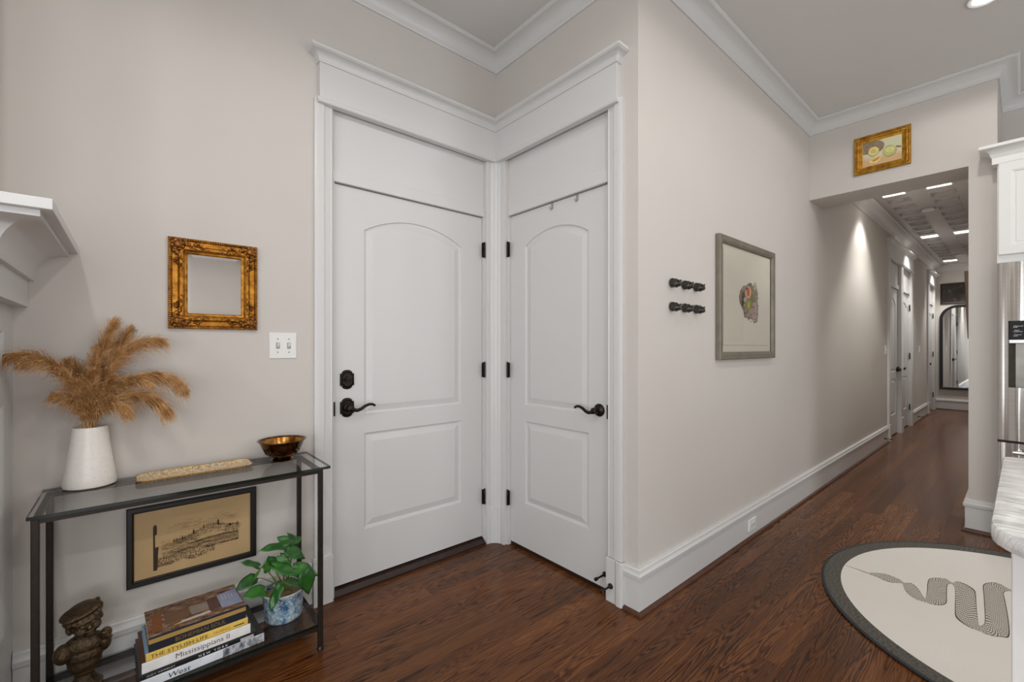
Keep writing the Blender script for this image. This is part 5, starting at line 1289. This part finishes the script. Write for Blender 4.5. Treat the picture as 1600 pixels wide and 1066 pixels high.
# the coils go on beyond what the island hides, widening
ext = [((3.36, 0.020), (3.33, 0.020)), ((3.20, 0.030), (3.20, -0.055)), ((3.00, 0.018), (3.00, -0.070)), ((2.80, 0.0), (2.80, -0.090)), ((2.74, -0.040), (2.72, -0.060)), ((2.72, -0.10), (2.70, -0.09)), ((2.80, -0.19), (2.86, -0.10)), ((3.00, -0.20), (3.00, -0.11)), ((3.22, -0.20), (3.22, -0.12)), ((3.36, -0.26), (3.30, -0.20)), ((3.30, -0.33), (3.26, -0.28)), ((3.16, -0.36), (3.16, -0.29))]
SL += [a for a, b in ext]; SR += [b for a, b in ext]
def catmull(P, n=4):
    out = []
    for i in range(len(P) - 1):
        p0_, p1_, p2_, p3_ = P[max(i - 1, 0)], P[i], P[i + 1], P[min(i + 2, len(P) - 1)]
        for k_ in range(n):
            t = k_ / n
            out.append(tuple(0.5 * (2 * p1_[a] + (p2_[a] - p0_[a]) * t + (2 * p0_[a] - 5 * p1_[a] + 4 * p2_[a] - p3_[a]) * t * t + (3 * p1_[a] - p0_[a] - 3 * p2_[a] + p3_[a]) * t ** 3) for a in (0, 1)))
    return out + [P[-1]]
SL, SR = catmull(SL), catmull(SR)
m = MB(); m.uv = []; dist = 0.0; prev = None
for i, (a, b) in enumerate(zip(SL, SR)):
    c = Vector(((a[0] + b[0]) / 2, (a[1] + b[1]) / 2))
    if prev is not None: dist += (c - prev).length
    prev = c
    for j in range(5):
        t_ = j / 4; m.v.append((a[0] + (b[0] - a[0]) * t_ - RX, a[1] + (b[1] - a[1]) * t_ - RY, 0.0091)); m.uv.append((dist, t_))
for i in range(len(SL) - 1):
    for j in range(4):
        q_ = i * 5 + j; m.f.append((q_, q_ + 1, q_ + 6, q_ + 5))
k = NT('snake_scales'); uv = k.node('ShaderNodeUVMap'); uv.uv_map = 'uv'
su = k.node('ShaderNodeSeparateXYZ'); k.link(uv.outputs[0], su.inputs[0])
a_ = k.math('MULTIPLY', su.outputs[0], 2 * PI * 27); b_ = k.math('MULTIPLY', su.outputs[1], 2 * PI * 3.0)
p_ = k.math('SINE', k.math('ADD', a_, b_)); q_ = k.math('SINE', k.math('SUBTRACT', a_, b_))
mx_ = k.math('MINIMUM', k.math('ABSOLUTE', p_), k.math('ABSOLUTE', q_))
edge = k.math('GREATER_THAN', k.math('ABSOLUTE', k.math('SUBTRACT', su.outputs[1], 0.5)), 0.465)
dkf = k.math('MAXIMUM', k.math('LESS_THAN', mx_, 0.40), edge)
k.link(k.mix(dkf, lin(228, 222, 210), lin(42, 38, 34)), k.p.inputs['Base Color']); k.p.inputs['Roughness'].default_value = 0.95
m.build('snake_print', k.m, rug)
MB().add([(3.046 - RX, 0.655 - RY, 0.0091), (3.050 - RX, 0.655 - RY, 0.0091), (3.038 - RX, 0.552 - RY, 0.0091), (3.028 - RX, 0.552 - RY, 0.0091)], [(0, 1, 2, 3)]).build('tail_tip_print', mat('rust_thread', lin(176, 108, 74), 0.9), rug)

# ------------------------------------------------------------------ end of the hallway
am = empty('arched_mirror', (XFAR, 0.725, 0.40)); am.rotation_euler = (0, 0, -PI / 2); tag(am, 'black arch topped mirror on the hallway end wall', 'mirror')
aw, ah, ar = 0.745, 1.655, 0.26
def arch_ring(d, y):
    w2 = aw / 2 - d; h2 = ah - d; r2 = ar - d; pts = [(-w2, y, d), (w2, y, d)]
    for i in range(11):
        a = PI / 2 * i / 10; pts.append((w2 - r2 + r2 * math.cos(a), y, h2 - r2 + r2 * math.sin(a)))
    for i in range(11):
        a = PI / 2 + PI / 2 * i / 10; pts.append((-w2 + r2 + r2 * math.cos(a), y, h2 - r2 + r2 * math.sin(a)))
    return pts
MB().loft([arch_ring(0, 0), arch_ring(0, -0.030), arch_ring(0.004, -0.034), arch_ring(0.040, -0.034), arch_ring(0.048, -0.026), arch_ring(0.048, -0.010)], True, False).build('mirror_frame', M['black'], am, smooth=True)
MB().poly(arch_ring(0.044, -0.012)).build('mirror_glass', M['mirror'], am)
dp = empty('framed_painting', (XFAR, 0.73, 2.285), -PI / 2); tag(dp, 'dark old painting in a brown frame above the arched mirror', 'painting')
MB().frame([(0, 0), (0, 0.020), (0.010, 0.026), (0.030, 0.022), (0.040, 0.014), (0.042, 0.004), (0, 0)], 0.71, 0.405).build('picture_frame', mat('dark_brown_frame', lin(44, 32, 26), 0.4, var=0.2), dp)
k = NT('dark_painting'); n_ = k.noise(k.coord(), 12, 5, 0.65).outputs[0]
k.link(k.ramp(n_, [(0.35, lin(24, 20, 17)), (0.55, lin(48, 40, 32)), (0.72, lin(96, 84, 68))]), k.p.inputs['Base Color']); k.p.inputs['Roughness'].default_value = 0.3
MB().box(-0.32, 0.32, -0.010, -0.002, -0.165, 0.165).build('canvas', k.m, dp)
hpz0, hpz1 = 1.30, 1.80
wp = empty('framed_picture', (4.90, YP1, 1.548), PI); tag(wp, 'wood edged picture leaning out from the right hallway wall, seen edge on', 'picture')
wf = MB().frame([(0, 0.004), (0, 0.022), (0.004, 0.026), (0.026, 0.026), (0.030, 0.018), (0.030, 0.006), (0, 0.004)], 0.50, 0.50)
for i, v in enumerate(wf.v): wf.v[i] = (v[0], v[1] - (v[2] + 0.25) * 0.035, v[2])
wf.build('picture_frame', mat('golden_oak_frame', lin(116, 90, 62), 0.45, var=0.15), wp)
MB().add([(-0.225, -0.010, -0.225), (0.225, -0.010, -0.225), (0.225, -0.026, 0.225), (-0.225, -0.026, 0.225)], [(0, 1, 2, 3)]).build('canvas', mat('muted_canvas', lin(150, 132, 110), 0.7, var=0.3, vscale=10), wp)
